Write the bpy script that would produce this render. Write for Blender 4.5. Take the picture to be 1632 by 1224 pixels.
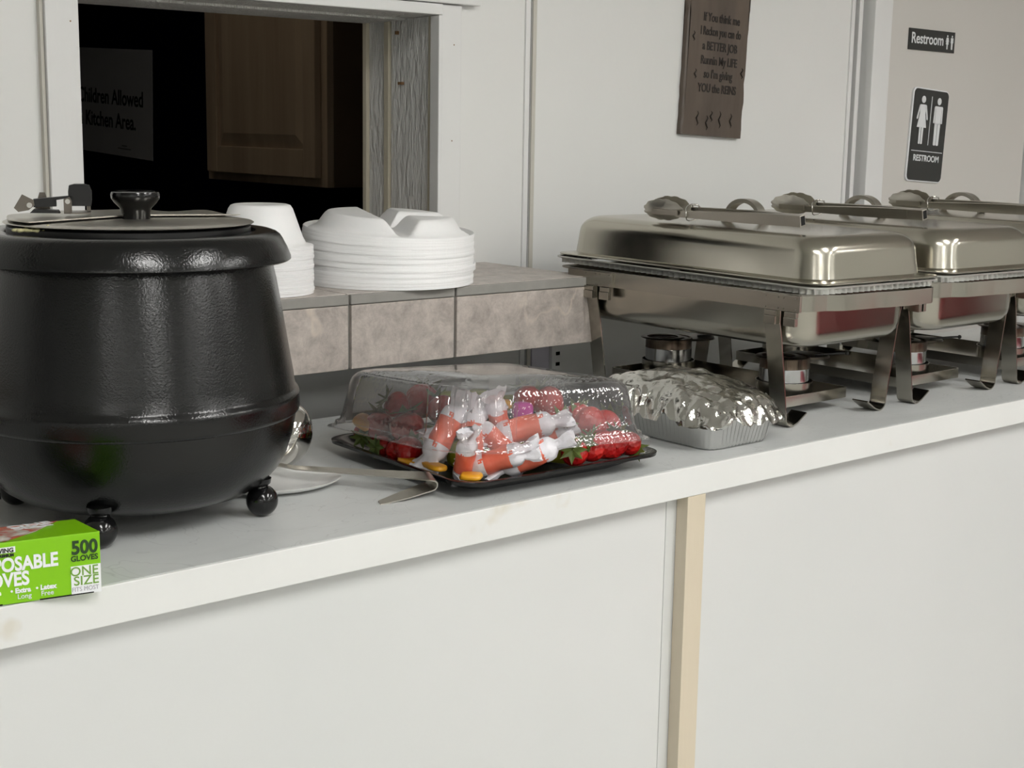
import bpy, bmesh, math, random
from mathutils import Vector, Matrix, Euler
from math import sin, cos, pi, radians, atan2, sqrt

for o in list(bpy.data.objects):
    bpy.data.objects.remove(o)
S = bpy.context.scene
COL = S.collection

# ------------------------------------------------------------------ camera
FWD = Vector((0.64202604, 0.74634509, -0.17541827))
RGT = Vector((0.75992746, -0.64979437, 0.01665951))
UPV = Vector((0.10155206, 0.144001, 0.98435303))
cam_d = bpy.data.cameras.new('camera')
cam_d.sensor_width = 36.0
cam_d.lens = 2311.4 / 1632 * 36.0
cam_d.clip_start = 0.05
cam = bpy.data.objects.new('camera', cam_d)
COL.objects.link(cam)
cam.matrix_world = Matrix(((RGT.x, UPV.x, -FWD.x, 0), (RGT.y, UPV.y, -FWD.y, 0), (RGT.z, UPV.z, -FWD.z, 1.50), (0, 0, 0, 1)))
S.camera = cam

# ------------------------------------------------------------------ world, view
w = bpy.data.worlds.new('world'); S.world = w; w.use_nodes = True
w.node_tree.nodes['Background'].inputs[0].default_value = (0.5, 0.52, 0.55, 1)
w.node_tree.nodes['Background'].inputs[1].default_value = 0.0
S.view_settings.view_transform = 'Standard'
S.view_settings.look = 'None'
S.view_settings.gamma = 1
S.view_settings.use_curve_mapping = False
S.view_settings.exposure = 0.09
LIGHT = 24.0      # radiance of the ceiling diffusers

# ------------------------------------------------------------------ materials
def lin(h):
    h = h.lstrip('#')
    v = [int(h[i:i + 2], 16) / 255 for i in (0, 2, 4)]
    return tuple(x / 12.92 if x <= 0.04045 else ((x + 0.055) / 1.055) ** 2.4 for x in v) + (1,)

def mat(name, col, rough=0.5, metal=0.0, spec=0.5, **kw):
    m = bpy.data.materials.new(name); m.use_nodes = True
    b = m.node_tree.nodes['Principled BSDF']
    b.inputs['Base Color'].default_value = lin(col) if isinstance(col, str) else col
    b.inputs['Roughness'].default_value = rough
    b.inputs['Metallic'].default_value = metal
    b.inputs['Specular IOR Level'].default_value = spec
    for k, v in kw.items():
        b.inputs[k.replace('_', ' ')].default_value = v
    return m

def nt(m): return m.node_tree.nodes, m.node_tree.links, m.node_tree.nodes['Principled BSDF']

def noise(m, scale, detail=4, rough=0.6, stretch=(1, 1, 1), dist=0.0):
    n, l, b = nt(m)
    tc = n.new('ShaderNodeTexCoord'); mp = n.new('ShaderNodeMapping'); ns = n.new('ShaderNodeTexNoise')
    mp.inputs['Scale'].default_value = stretch
    l.new(tc.outputs['Object'], mp.inputs[0]); l.new(mp.outputs[0], ns.inputs['Vector'])
    ns.inputs['Scale'].default_value = scale; ns.inputs['Detail'].default_value = detail
    ns.inputs['Roughness'].default_value = rough; ns.inputs['Distortion'].default_value = dist
    return ns

def ramp(m, src, stops):
    n, l, b = nt(m)
    r = n.new('ShaderNodeValToRGB')
    e = r.color_ramp.elements
    while len(e) < len(stops): e.new(0.5)
    for i, (p, c) in enumerate(stops):
        e[i].position = p; e[i].color = lin(c) if isinstance(c, str) else c
    l.new(src, r.inputs[0])
    return r

def mottled(name, stops, scale, rough=0.5, bump=0.0, bscale=None, metal=0.0, stretch=(1, 1, 1), dist=0.0, rr=None, detail=4, spec=0.5):
    m = mat(name, stops[0][1], rough, metal, spec)
    n, l, b = nt(m)
    ns = noise(m, scale, detail, 0.6, stretch, dist)
    r = ramp(m, ns.outputs['Fac'], stops)
    l.new(r.outputs[0], b.inputs['Base Color'])
    if rr:
        mr = n.new('ShaderNodeMapRange'); mr.inputs[3].default_value = rr[0]; mr.inputs[4].default_value = rr[1]
        l.new(ns.outputs['Fac'], mr.inputs[0]); l.new(mr.outputs[0], b.inputs['Roughness'])
    if bump:
        n2 = noise(m, bscale or scale, 3, 0.6, stretch)
        bp = n.new('ShaderNodeBump'); bp.inputs['Strength'].default_value = 1.0; bp.inputs['Distance'].default_value = bump
        l.new(n2.outputs['Fac'], bp.inputs['Height']); l.new(bp.outputs[0], b.inputs['Normal'])
    return m

M = {}
M['wall'] = mottled('wall_paint', [(0.3, '#e2e3e1'), (0.7, '#e6e6e4')], 1.2, 0.32, 0.0006, 14)
M['wall2'] = mottled('hall_door_paint', [(0.3, '#cfccc6'), (0.7, '#d3d0cb')], 1.2, 0.4)
M['trimw'] = mottled('trim_paint', [(0.3, '#e0e1e0'), (0.7, '#e5e5e4')], 3, 0.35, 0.0006, 30, stretch=(1, 1, .2))
M['trimg'] = mat('trim_side_paint', '#c6c3b9', 0.45)
M['jamb'] = mottled('jamb_stippled_paint', [(0.35, '#e0e0dd'), (0.65, '#eaeae7')], 40, 0.45, 0.012, 130, stretch=(1, 1, .22))
M['batten_edge'] = mat('sanded_edge_paint', '#d0c9b6', 0.5)
M['gap'] = mat('seam_gap', '#35322d', 0.8)
M['panel'] = mottled('counter_panel', [(0.3, '#cdcfce'), (0.7, '#d1d2d1')], 1.6, 0.3)
M['edge'] = mottled('counter_edge_paint', [(0.30, '#cfccc2'), (0.36, '#d8d9d7'), (0.7, '#dbdcda')], 7, 0.42, 0.0006, 24, stretch=(1, 1, 1))
M['post'] = mottled('batten_cream', [(0.35, '#c9bea9'), (0.65, '#cfc4b0')], 8, 0.5, 0.0015, 40, stretch=(1, 1, .15))
M['ceiling'] = mat('ceiling_paint', '#d9d9d6', 0.9)
M['floor'] = mottled('floor_vinyl', [(0.3, '#a6a6a0'), (0.7, '#b0b0ab')], 3, 0.45)
M['navy'] = mat('navy_paint', (0.0012, 0.0012, 0.010, 1), 0.9, spec=0.05)
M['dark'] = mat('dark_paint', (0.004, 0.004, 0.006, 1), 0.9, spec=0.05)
M['paper'] = mat('paper', '#c4c4c4', 0.8)
M['paper_b'] = mat('printed_black', '#0c0c0c', 0.6)
M['black_g'] = mat('black_gloss', '#0b0b0c', 0.14)
M['black_s'] = mat('black_satin', '#0b0b0c', 0.33)
M['black_tray'] = mat('black_plastic_tray', '#0f1011', 0.2)
M['foam'] = mottled('white_foam', [(0.3, '#f2f3f3'), (0.7, '#f6f5f5')], 40, 0.42, 0.0003, 260)
M['grout'] = mottled('grout', [(0.3, '#8f8d88'), (0.7, '#9a9792')], 30, 0.85)
M['plaque'] = mottled('plaque_wood', [(0.3, '#4a4038'), (0.55, '#5e5248'), (0.75, '#6b5b4a')], 5, 0.4, 0.004, 12, stretch=(1, 1, .25), dist=0.6)
M['plaque_d'] = mat('burnt_lettering', '#241e1a', 0.55)
M['signb'] = mat('sign_black', '#2c2d2b', 0.4)
M['signw'] = mat('sign_white', '#e6e8ea', 0.4)
M['candy'] = mottled('orange_wrapper', [(0.3, '#e2654c'), (0.7, '#ee7f66')], 40, 0.35, 0.0008, 60)
M['wrapw'] = mottled('white_waxed_paper', [(0.3, '#e2dfe4'), (0.7, '#eceaf0')], 30, 0.3, 0.0025, 60)
M['mango'] = mottled('mango_flesh', [(0.3, '#e39a1e'), (0.7, '#f0b32e')], 30, 0.3)
M['grape'] = mat('green_fruit', '#a8ae2c', 0.3)
M['magenta'] = mat('magenta_fruit', '#c4209a', 0.35)
M['leaf'] = mottled('strawberry_leaf', [(0.3, '#4a5a2a'), (0.7, '#6d7d3c')], 60, 0.5)
M['red_cloth'] = mat('red_cloth', '#a4474f', 0.85)
M['purple_p'] = mat('lavender_panel', '#c4c1cc', 0.5)
M['green'] = mat('box_green', '#7fc000', 0.35)
M['txt_green'] = mat('box_olive_print', '#6f9a3a', 0.5)
M['txt_grey'] = mat('box_grey_print', '#a8a6ac', 0.5)
M['txt_dark'] = mat('box_dark_print', '#1c3a12', 0.5)
M['food'] = mottled('dried_residue', [(0.3, '#b5b083'), (0.7, '#cfcaa0')], 60, 0.8)
M['china'] = mat('white_dish', '#e8e8e6', 0.15)

# black enamel: orange-peel sparkle
m = mat('black_enamel', '#08090a', 0.17, spec=0.5); M['enamel'] = m
n, l, b = nt(m); ns = noise(m, 430, 2, 0.6)
bp = n.new('ShaderNodeBump'); bp.inputs['Distance'].default_value = 0.00034; bp.inputs['Strength'].default_value = 0.8
l.new(ns.outputs['Fac'], bp.inputs['Height']); l.new(bp.outputs[0], b.inputs['Normal'])

def steel(name, col, r0, r1, stretch, bump=0.0):
    m = mat(name, col, r0, 1.0)
    n, l, b = nt(m); ns = noise(m, 9, 4, 0.65, stretch)
    mr = n.new('ShaderNodeMapRange'); mr.inputs[3].default_value = r0; mr.inputs[4].default_value = r1
    l.new(ns.outputs['Fac'], mr.inputs[0]); l.new(mr.outputs[0], b.inputs['Roughness'])
    if bump:
        n2 = noise(m, 300, 3, 0.6, stretch)
        bp = n.new('ShaderNodeBump'); bp.inputs['Distance'].default_value = bump
        l.new(n2.outputs['Fac'], bp.inputs['Height']); l.new(bp.outputs[0], b.inputs['Normal'])
    return m
M['steel'] = steel('stainless', '#b4b0a6', 0.10, 0.30, (1, 1, 1))
M['steel_lid'] = steel('stainless_lid', '#b6b2a6', 0.12, 0.30, (1, 1, 1))
M['steel_s'] = steel('stainless_strip', '#a9a59c', 0.12, 0.28, (1, 1, 3))
M['steel_b'] = steel('stainless_brushed', '#bdb9b0', 0.22, 0.42, (1, 6, 1))
M['chrome'] = mat('polished_steel', '#c9c7c2', 0.06, 1.0)
M['alu'] = mat('aluminium_pan', '#c9c9c7', 0.22, 1.0)
M['alu_liner'] = mat('ribbed_aluminium', '#d2d2cf', 0.48, 0.85)
M['hole'] = mat('punched_hole', '#0a0a0a', 0.9)

# crumpled foil
m = mat('kitchen_foil', '#d2d1cc', 0.12, 1.0); M['foil'] = m
n, l, b = nt(m)
tc = n.new('ShaderNodeTexCoord'); vo = n.new('ShaderNodeTexVoronoi'); vo.inputs['Scale'].default_value = 26; vo.feature = 'F1'
ns = noise(m, 17, 6, 0.6, dist=0.9)
mx = n.new('ShaderNodeMath'); mx.operation = 'ADD'
l.new(tc.outputs['Object'], vo.inputs['Vector']); l.new(vo.outputs['Distance'], mx.inputs[0]); l.new(ns.outputs['Fac'], mx.inputs[1])
bp = n.new('ShaderNodeBump'); bp.inputs['Distance'].default_value = 0.005; bp.inputs['Strength'].default_value = 0.6
l.new(mx.outputs[0], bp.inputs['Height']); l.new(bp.outputs[0], b.inputs['Normal'])

# burnt can band
M['can'] = mat('tin_can', '#bfc0c2', 0.16, 1.0)
M['copper'] = mottled('scorched_tin', [(0.3, '#2e2823'), (0.5, '#6a5e52'), (0.7, '#4a3a32')], 60, 0.3, metal=0.9, stretch=(1, 1, .1))
M['steel_dk'] = steel('heat_tinted_steel', '#77716a', 0.2, 0.4, (1, 1, 1))

# marble-look tile
m = mat('marbled_tile', '#a89c90', 0.38); M['tile'] = m
n, l, b = nt(m)
ns = noise(m, 26, 12, 0.78, dist=0.25); ns2 = noise(m, 2.6, 5, 0.55, dist=1.1); ns3 = noise(m, 4, 3, 0.5)
r1 = ramp(m, ns.outputs['Fac'], [(0.33, '#958d87'), (0.5, '#b3aaa3'), (0.66, '#cac1b9')])
r2 = ramp(m, ns2.outputs['Fac'], [(0.490, (0, 0, 0, 1)), (0.499, (.7, .7, .7, 1)), (0.508, (0, 0, 0, 1))])
r3 = ramp(m, ns3.outputs['Fac'], [(0.50, (0, 0, 0, 1)), (0.62, (1, 1, 1, 1))])
mu = n.new('ShaderNodeMath'); mu.operation = 'MULTIPLY'
l.new(r2.outputs[0], mu.inputs[0]); l.new(r3.outputs[0], mu.inputs[1])
mxc = n.new('ShaderNodeMixRGB'); mxc.inputs[2].default_value = lin('#d6cabc')
l.new(mu.outputs[0], mxc.inputs[0]); l.new(r1.outputs[0], mxc.inputs[1]); l.new(mxc.outputs[0], b.inputs['Base Color'])

# grey laminate with scuffs
m = mat('grey_laminate', '#bfc1c0', 0.36); M['laminate'] = m
n, l, b = nt(m)
ns = noise(m, 4, 6, 0.6, stretch=(1, 3, 1), dist=0.7); ns2 = noise(m, 6, 3, 0.5, dist=2.5)
r1 = ramp(m, ns.outputs['Fac'], [(0.3, '#c3c5c4'), (0.7, '#cfd1d0')])
r2 = ramp(m, ns2.outputs['Fac'], [(0.495, (0, 0, 0, 1)), (0.5, (.35, .35, .35, 1)), (0.505, (0, 0, 0, 1))])
mxc = n.new('ShaderNodeMixRGB'); mxc.inputs[2].default_value = lin('#8f8f8f')
l.new(r2.outputs[0], mxc.inputs[0]); l.new(r1.outputs[0], mxc.inputs[1]); l.new(mxc.outputs[0], b.inputs['Base Color'])

# cabinet wood
m = mat('oak_cabinet', '#a5835c', 0.42); M['oak'] = m
n, l, b = nt(m)
ns = noise(m, 14, 5, 0.6, stretch=(1, 1, .08), dist=0.4)
r1 = ramp(m, ns.outputs['Fac'], [(0.3, '#94806a'), (0.7, '#ad9a80')]); l.new(r1.outputs[0], b.inputs['Base Color'])
m = mat('oak_cabinet_end', '#5e4a36', 0.6); M['oak_d'] = m

# strawberry
m = mat('strawberry', '#c81f1c', 0.28); M['berry'] = m
n, l, b = nt(m)
ns = noise(m, 30, 2, 0.5); r1 = ramp(m, ns.outputs['Fac'], [(0.3, '#9c1218'), (0.7, '#c92a20')]); l.new(r1.outputs[0], b.inputs['Base Color'])
tc = n.new('ShaderNodeTexCoord'); vo = n.new('ShaderNodeTexVoronoi'); vo.inputs['Scale'].default_value = 190
l.new(tc.outputs['Object'], vo.inputs['Vector'])
bp = n.new('ShaderNodeBump'); bp.inputs['Distance'].default_value = 0.0016
l.new(vo.outputs['Distance'], bp.inputs['Height']); l.new(bp.outputs[0], b.inputs['Normal'])

# clear thin plastic, with mist of droplets
def clear(name, tint, haze):
    m = bpy.data.materials.new(name); m.use_nodes = True
    n, l = m.node_tree.nodes, m.node_tree.links
    n.remove(n['Principled BSDF']); out = n['Material Output']
    tr = n.new('ShaderNodeBsdfTransparent'); tr.inputs[0].default_value = tint
    gl = n.new('ShaderNodeBsdfGlossy'); gl.inputs['Roughness'].default_value = 0.05
    df = n.new('ShaderNodeBsdfDiffuse'); df.inputs[0].default_value = (.75, .75, .76, 1)
    fr = n.new('ShaderNodeFresnel'); fr.inputs[0].default_value = 1.5
    ma = n.new('ShaderNodeMath'); ma.operation = 'MULTIPLY'; ma.inputs[1].default_value = 1.7; ma.use_clamp = True
    m1 = n.new('ShaderNodeMixShader'); m2 = n.new('ShaderNodeMixShader')
    l.new(fr.outputs[0], ma.inputs[0]); l.new(ma.outputs[0], m1.inputs[0]); l.new(tr.outputs[0], m1.inputs[1]); l.new(gl.outputs[0], m1.inputs[2])
    tc = n.new('ShaderNodeTexCoord'); ns = n.new('ShaderNodeTexNoise'); ns.inputs['Scale'].default_value = 14; ns.inputs['Detail'].default_value = 3
    l.new(tc.outputs['Object'], ns.inputs['Vector'])
    mr = n.new('ShaderNodeMapRange'); mr.inputs[1].default_value = .35; mr.inputs[2].default_value = .7; mr.inputs[3].default_value = haze * .3; mr.inputs[4].default_value = haze
    l.new(ns.outputs['Fac'], mr.inputs[0]); l.new(mr.outputs[0], m2.inputs[0])
    l.new(m1.outputs[0], m2.inputs[1]); l.new(df.outputs[0], m2.inputs[2]); l.new(m2.outputs[0], out.inputs[0])
    vo = n.new('ShaderNodeTexVoronoi'); vo.inputs['Scale'].default_value = 170; l.new(tc.outputs['Object'], vo.inputs['Vector'])
    bp = n.new('ShaderNodeBump'); bp.inputs['Distance'].default_value = 0.0006; bp.inputs['Strength'].default_value = .5
    l.new(vo.outputs['Distance'], bp.inputs['Height']); l.new(bp.outputs[0], gl.inputs['Normal'])
    return m
M['clear'] = clear('clear_plastic', (0.97, 0.96, 0.96, 1), 0.14)

def emit(name, col, s):
    m = bpy.data.materials.new(name); m.use_nodes = True
    n, l = m.node_tree.nodes, m.node_tree.links
    n.remove(n['Principled BSDF']); e = n.new('ShaderNodeEmission')
    e.inputs[0].default_value = col; e.inputs[1].default_value = s
    l.new(e.outputs[0], n['Material Output'].inputs[0]); return m
M['tube'] = emit('light_diffuser', (1.0, 0.988, 0.958, 1), LIGHT)
M['kitchen_fill'] = emit('kitchen_fill_glow', (1.0, 0.92, 0.82, 1), 2.0)  # glow of the fill light added in the kitchen

# ------------------------------------------------------------------ mesh helpers
def BM(): return bmesh.new()

def link(name, bm, material, parent=None, smooth=None, loc=None):
    bmesh.ops.recalc_face_normals(bm, faces=bm.faces)
    me = bpy.data.meshes.new(name); bm.to_mesh(me); bm.free()
    o = bpy.data.objects.new(name, me); COL.objects.link(o)
    mats = material if isinstance(material, (list, tuple)) else [material]
    for mm in mats: me.materials.append(M[mm] if isinstance(mm, str) else mm)
    if smooth:
        for p in me.polygons: p.use_smooth = True
        try: me.set_sharp_from_angle(angle=radians(smooth))
        except Exception: pass
    if parent is not None: o.parent = parent
    if loc is not None: o.location = loc
    return o

def thing(name, label, cat, loc=(0, 0, 0), rz=0, group=None, rot=None):
    o = bpy.data.objects.new(name, None); COL.objects.link(o); o.empty_display_size = 0.02
    o.location = loc; o.rotation_euler = rot if rot else (0, 0, rz)
    o['label'] = label; o['category'] = cat
    if group: o['group'] = group
    return o

def tag(o, label, cat, group=None, kind=None):
    if label: o['label'] = label
    if cat: o['category'] = cat
    if group: o['group'] = group
    if kind: o['kind'] = kind
    return o

def struct(name, bm, m, parent=None, smooth=None):
    o = link(name, bm, m, parent, smooth)
    if parent is None: o['kind'] = 'structure'
    return o

def box(bm, x0, x1, y0, y1, z0, z1, bev=0.0, mi=0, T=None):
    vs = [bm.verts.new((x, y, z)) for z in (z0, z1) for x, y in ((x0, y0), (x1, y0), (x1, y1), (x0, y1))]
    fs = [bm.faces.new([vs[i] for i in q]) for q in ((3, 2, 1, 0), (4, 5, 6, 7), (0, 1, 5, 4), (1, 2, 6, 5), (2, 3, 7, 6), (3, 0, 4, 7))]
    for f in fs: f.material_index = mi
    if bev:
        es = list({e for f in fs for e in f.edges})
        r = bmesh.ops.bevel(bm, geom=es, offset=bev, segments=2, affect='EDGES', profile=0.6)
        vs = list({v for f in r['faces'] for v in f.verts} | {v for v in vs if v.is_valid})
    if T is not None: bmesh.ops.transform(bm, matrix=T, verts=[v for v in vs if v.is_valid])
    return vs

def loft(bm, rings, cap0=True, cap1=True, closed=True, mi=0):
    R = [[bm.verts.new(p) for p in r] for r in rings]
    n = len(R[0])
    for a, b_ in zip(R, R[1:]):
        for i in range(n if closed else n - 1):
            j = (i + 1) % n
            f = bm.faces.new((a[i], a[j], b_[j], b_[i])); f.material_index = mi
    if cap0: f = bm.faces.new(list(reversed(R[0]))); f.material_index = mi
    if cap1: f = bm.faces.new(R[-1]); f.material_index = mi
    return R

def lathe(bm, prof, c=(0, 0, 0), seg=64, cap0=False, cap1=False, mi=0, T=None):
    rings = []
    for r, z in prof:
        r = max(r, 1e-5)
        rings.append([Vector((c[0] + r * cos(2 * pi * i / seg), c[1] + r * sin(2 * pi * i / seg), c[2] + z)) for i in range(seg)])
    if T is not None: rings = [[T @ p for p in r] for r in rings]
    return loft(bm, rings, cap0, cap1, True, mi)

def rrect(hx, hy, r, z, cx=0, cy=0, n=8):
    r = min(r, hx * .999, hy * .999)
    pts = []
    for k, (sx, sy) in enumerate(((1, 1), (-1, 1), (-1, -1), (1, -1))):
        for i in range(n + 1):
            a = (k + i / n) * pi / 2
            pts.append(Vector((cx + sx * (hx - r) + r * cos(a), cy + sy * (hy - r) + r * sin(a), z)))
    return pts

def tube(bm, pts, r, seg=10, cap=True, rs=None, mi=0):
    pts = [Vector(p) for p in pts]
    rings = []; prev = None
    for i, p in enumerate(pts):
        t = (pts[min(i + 1, len(pts) - 1)] - pts[max(i - 1, 0)]).normalized()
        u = prev - t * prev.dot(t) if prev is not None else t.orthogonal()
        u.normalize(); prev = u; v = t.cross(u)
        rr = rs[i] if rs else r
        rings.append([p + (u * cos(2 * pi * k / seg) + v * sin(2 * pi * k / seg)) * rr for k in range(seg)])
    loft(bm, rings, cap, cap, True, mi)

def strip(bm, pts, wdir, w, t, ws=None, mi=0):
    """a flat metal strip: path pts, width along wdir, thickness t"""
    pts = [Vector(p) for p in pts]; wd = Vector(wdir).normalized()
    rings = []
    for i, p in enumerate(pts):
        tg = (pts[min(i + 1, len(pts) - 1)] - pts[max(i - 1, 0)]).normalized()
        n_ = tg.cross(wd).normalized()
        ww = (ws[i] if ws else w) / 2
        rings.append([p + wd * ww + n_ * t / 2, p - wd * ww + n_ * t / 2, p - wd * ww - n_ * t / 2, p + wd * ww - n_ * t / 2])
    loft(bm, rings, True, True, True, mi)

def arc(c, r, a0, a1, n, plane='xz'):
    out = []
    for i in range(n + 1):
        a = a0 + (a1 - a0) * i / n
        u, v = r * cos(a), r * sin(a)
        out.append(Vector((c[0] + u, c[1], c[2] + v)) if plane == 'xz' else Vector((c[0] + u, c[1] + v, c[2])) if plane == 'xy' else Vector((c[0], c[1] + u, c[2] + v)))
    return out

def uvball(bm, c, r, T=None, seg=20, rings=12, mi=0):
    prof = [(r * sin(pi * i / rings), -r * cos(pi * i / rings)) for i in range(rings + 1)]
    lathe(bm, prof, c, seg, T=T, mi=mi)

def text(name, body, size, material, T, parent=None, bold=0.0, ext=0.0004, align='LEFT', sx=1.0, spacing=1.0, linesp=1.0):
    cu = bpy.data.curves.new('lettering', 'FONT'); cu.body = body; cu.size = size
    cu.extrude = ext; cu.offset = bold; cu.align_x = align; cu.align_y = 'BOTTOM_BASELINE'
    cu.space_character = spacing; cu.space_line = linesp; cu.resolution_u = 4
    tmp = bpy.data.objects.new('lettering', cu); COL.objects.link(tmp)
    dg = bpy.context.evaluated_depsgraph_get()
    me = bpy.data.meshes.new_from_object(tmp.evaluated_get(dg))
    bpy.data.objects.remove(tmp); bpy.data.curves.remove(cu)
    me.transform(T @ Matrix.Diagonal((sx, 1, 1, 1)))
    me.materials.clear(); me.materials.append(M[material])
    o = bpy.data.objects.new(name, me); COL.objects.link(o)
    if parent: o.parent = parent
    return o

def frame_T(o, xd, yd):
    """matrix whose local x,y span a sign face"""
    xd = Vector(xd).normalized(); yd = Vector(yd).normalized(); zd = xd.cross(yd)
    return Matrix(((xd.x, yd.x, zd.x, o[0]), (xd.y, yd.y, zd.y, o[1]), (xd.z, yd.z, zd.z, o[2]), (0, 0, 0, 1)))

def copy_tree(o, parent=None):
    c = o.copy(); COL.objects.link(c); c.parent = parent
    for ch in list(o.children): copy_tree(ch, c)
    return c

rnd = random.Random(7)
ZC = 1.05      # counter top
YW = 2.10      # face of the wall behind the counter
# ================================================================== ROOM
bm = BM(); box(bm, -4.5, 7.5, -13, YW + 4.2, -0.1, 0.0); struct('floor', bm, 'floor')
bm = BM(); box(bm, -4.5, 7.5, -13, YW + .12, 2.6, 2.7); struct('ceiling', bm, 'ceiling')
bm = BM(); box(bm, -4.6, -4.5, -13, YW, 0, 2.6); struct('wall_left', bm, 'wall')
bm = BM(); box(bm, 7.5, 7.6, -13, YW, 0, 2.6); struct('wall_right', bm, 'wall')
bm = BM(); box(bm, -4.5, 7.5, -13.1, -13, 0, 2.6); struct('wall_front', bm, 'wall')
# wall with the pass-through opening: x .947..1.622, z 1.20..1.69
OX0, OX1, OZ0, OZ1 = 0.947, 1.622, 1.20, 1.690
bm = BM()
box(bm, -4.5, 0.9, YW, YW + .12, 0, 2.6)
box(bm, 0.9, 1.835, YW, YW + .12, 0, OZ0)
box(bm, 0.9, 1.835, YW, YW + .12, OZ1 + .051, 2.6)
box(bm, OX1 + .0215, 1.835, YW, YW + .12, OZ0, OZ1 + .051)
box(bm, 1.841, 2.826, YW, YW + .12, 0, 2.6)
box(bm, 2.86, 7.5, YW + .012, YW + .12, 0, 2.6)
struct('wall_back', bm, 'wall')
bm = BM(); box(bm, 1.835, 1.841, YW + .01, YW + .1, 0, 2.6); box(bm, 2.826, 2.86, YW + .015, YW + .1, 0, 2.6); struct('trim_1', bm, 'gap')
bm = BM(); box(bm, 1.823, 1.8345, YW - .004, YW + .002, 0, 2.6, .001); struct('trim_2', bm, 'trimw')
bm = BM(); box(bm, 1.8415, 1.851, YW - .003, YW + .002, 0, 2.6, .001); struct('trim_3', bm, 'trimg')
bm = BM(); box(bm, 2.813, 2.825, YW - .004, YW + .004, 0, 2.6, .001); box(bm, 2.838, 2.852, YW - .006, YW + .02, 0, 2.6, .002); struct('trim_4', bm, 'trimw')
# hall door beside it, with its casing
bm = BM(); box(bm, 2.868, 2.935, YW - .028, YW + .012, 0, 2.5, .002); struct('trim_5', bm, 'trimw')
bm = BM(); box(bm, 2.936, 3.585, YW - .008, YW + .012, 0.02, 2.5, .001); dr = struct('door_1', bm, 'wall2')
bm = BM(); box(bm, 3.592, 3.66, YW - .03, YW + .012, 0, 2.5, .002); struct('trim_6', bm, 'trimw')
NAILS = [(1.646, 2.088, 1.640), (1.643, 2.088, 1.471), (.927, 2.084, 1.64)]
M['chip'] = mat('bare_wood_chip', '#8a6a48', 0.7)
# opening: liner, casing, header
bm = BM(); box(bm, OX0 - .058, OX0 - .007, YW - .016, YW + .235, OZ0 - .02, 2.55, .0015); struct('trim_7', bm, 'trimw')        # left board, seen on its inner face too
bm = BM(); box(bm, OX0 - .064, OX0 - .0585, YW - .01, YW + .02, 0, 2.6, .001); struct('trim_8', bm, 'trimg')
bm = BM()
for (a, c) in ((YW + .008, YW + .012), (YW + .0155, YW + .0195), (YW + .0325, YW + .1525), (YW + .170, YW + .2235)):
    box(bm, OX1 + .001 + (0.004 if a > YW + .03 else 0), OX1 + .02, a, c, OZ0 - .02, OZ1, .0008)
struct('trim_9', bm, 'jamb')
bm = BM(); box(bm, OX1 + .0, OX1 + .02, YW + .155, YW + .1695, OZ0 - .02, OZ1, .001); box(bm, OX1 - .002, OX1 + .02, YW + .224, YW + .236, OZ0 - .02, OZ1, .001)
box(bm, OX1 + .0, OX1 + .02, YW + .021, YW + .0320, OZ0 - .02, OZ1); struct('trim_10', bm, 'batten_edge')
bm = BM(); box(bm, OX0 - .04, OX1 + .02, YW + .004, YW + .235, OZ1 + .0005, OZ1 + .05, .001); box(bm, OX0, OX1, YW + .1, YW + .236, OZ1 - .004, OZ1 + .0005, .001); struct('trim_11', bm, 'jamb')
# casing: inner bead, flat board, head
bm = BM(); box(bm, OX1 - .0145, OX1 - .0055, YW - .018, YW + .008, OZ0 - .02, OZ1 - .0004, .002); box(bm, OX0 - .04, OX1 - .0055, YW - .018, YW + .008, OZ1, OZ1 + .019, .002); struct('trim_12', bm, 'trimw')
bm = BM(); box(bm, OX1 - .0035, OX1 + .042, YW - .012, YW + .006, OZ0 - .02, OZ1 + .0185, .002); struct('trim_13', bm, 'trimw')
bm = BM(); box(bm, OX0 - .06, OX1 + .080, YW - .02, YW + .006, OZ1 + .0205, OZ1 + .12, .002); struct('trim_14', bm, 'trimw')
bm = BM(); box(bm, OX1 - .006, OX1 + .045, YW - .003, YW + .0065, OZ0 - .02, OZ1 + .1); box(bm, OX0 - .04, OX1 - .006, YW - .003, YW + .0035, OZ1 + .0015, OZ1 + .1); struct('trim_16', bm, 'trimw')
bm = BM()
for (x_, y_, z_) in NAILS: tube(bm, [(x_, y_ + .002, z_), (x_, y_ - .0006, z_)], .0012, 8)
box(bm, OX1 - .0008, OX1 + .006, 2.212, 2.224, 1.571, 1.576); box(bm, OX1 - .0008, OX1 + .006, 2.228, 2.233, 1.662, 1.668)
struct('trim_17', bm, 'chip')

# slotted shelf standard and lavender panel low on the wall under the tile ledge
bm = BM(); box(bm, 1.853, 1.898, YW - .004, YW + .001, 0.3, 1.16); struct('trim_15', bm, 'purple_p')
t = thing('shelf_standard', 'white slotted shelf standard on the wall below the tile ledge end', 'shelf bracket', (1.91, YW - .006, 0.5))
bm = BM(); box(bm, -.011, .011, -.006, .006, 0, .66, .001); link('rail', bm, 'trimw', t)
bm = BM()
for k in range(30): box(bm, -.001, .009, -.0068, -.0058, .03 + .021 * k, .037 + .021 * k)
link('slot_row', bm, 'hole', t)

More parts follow.
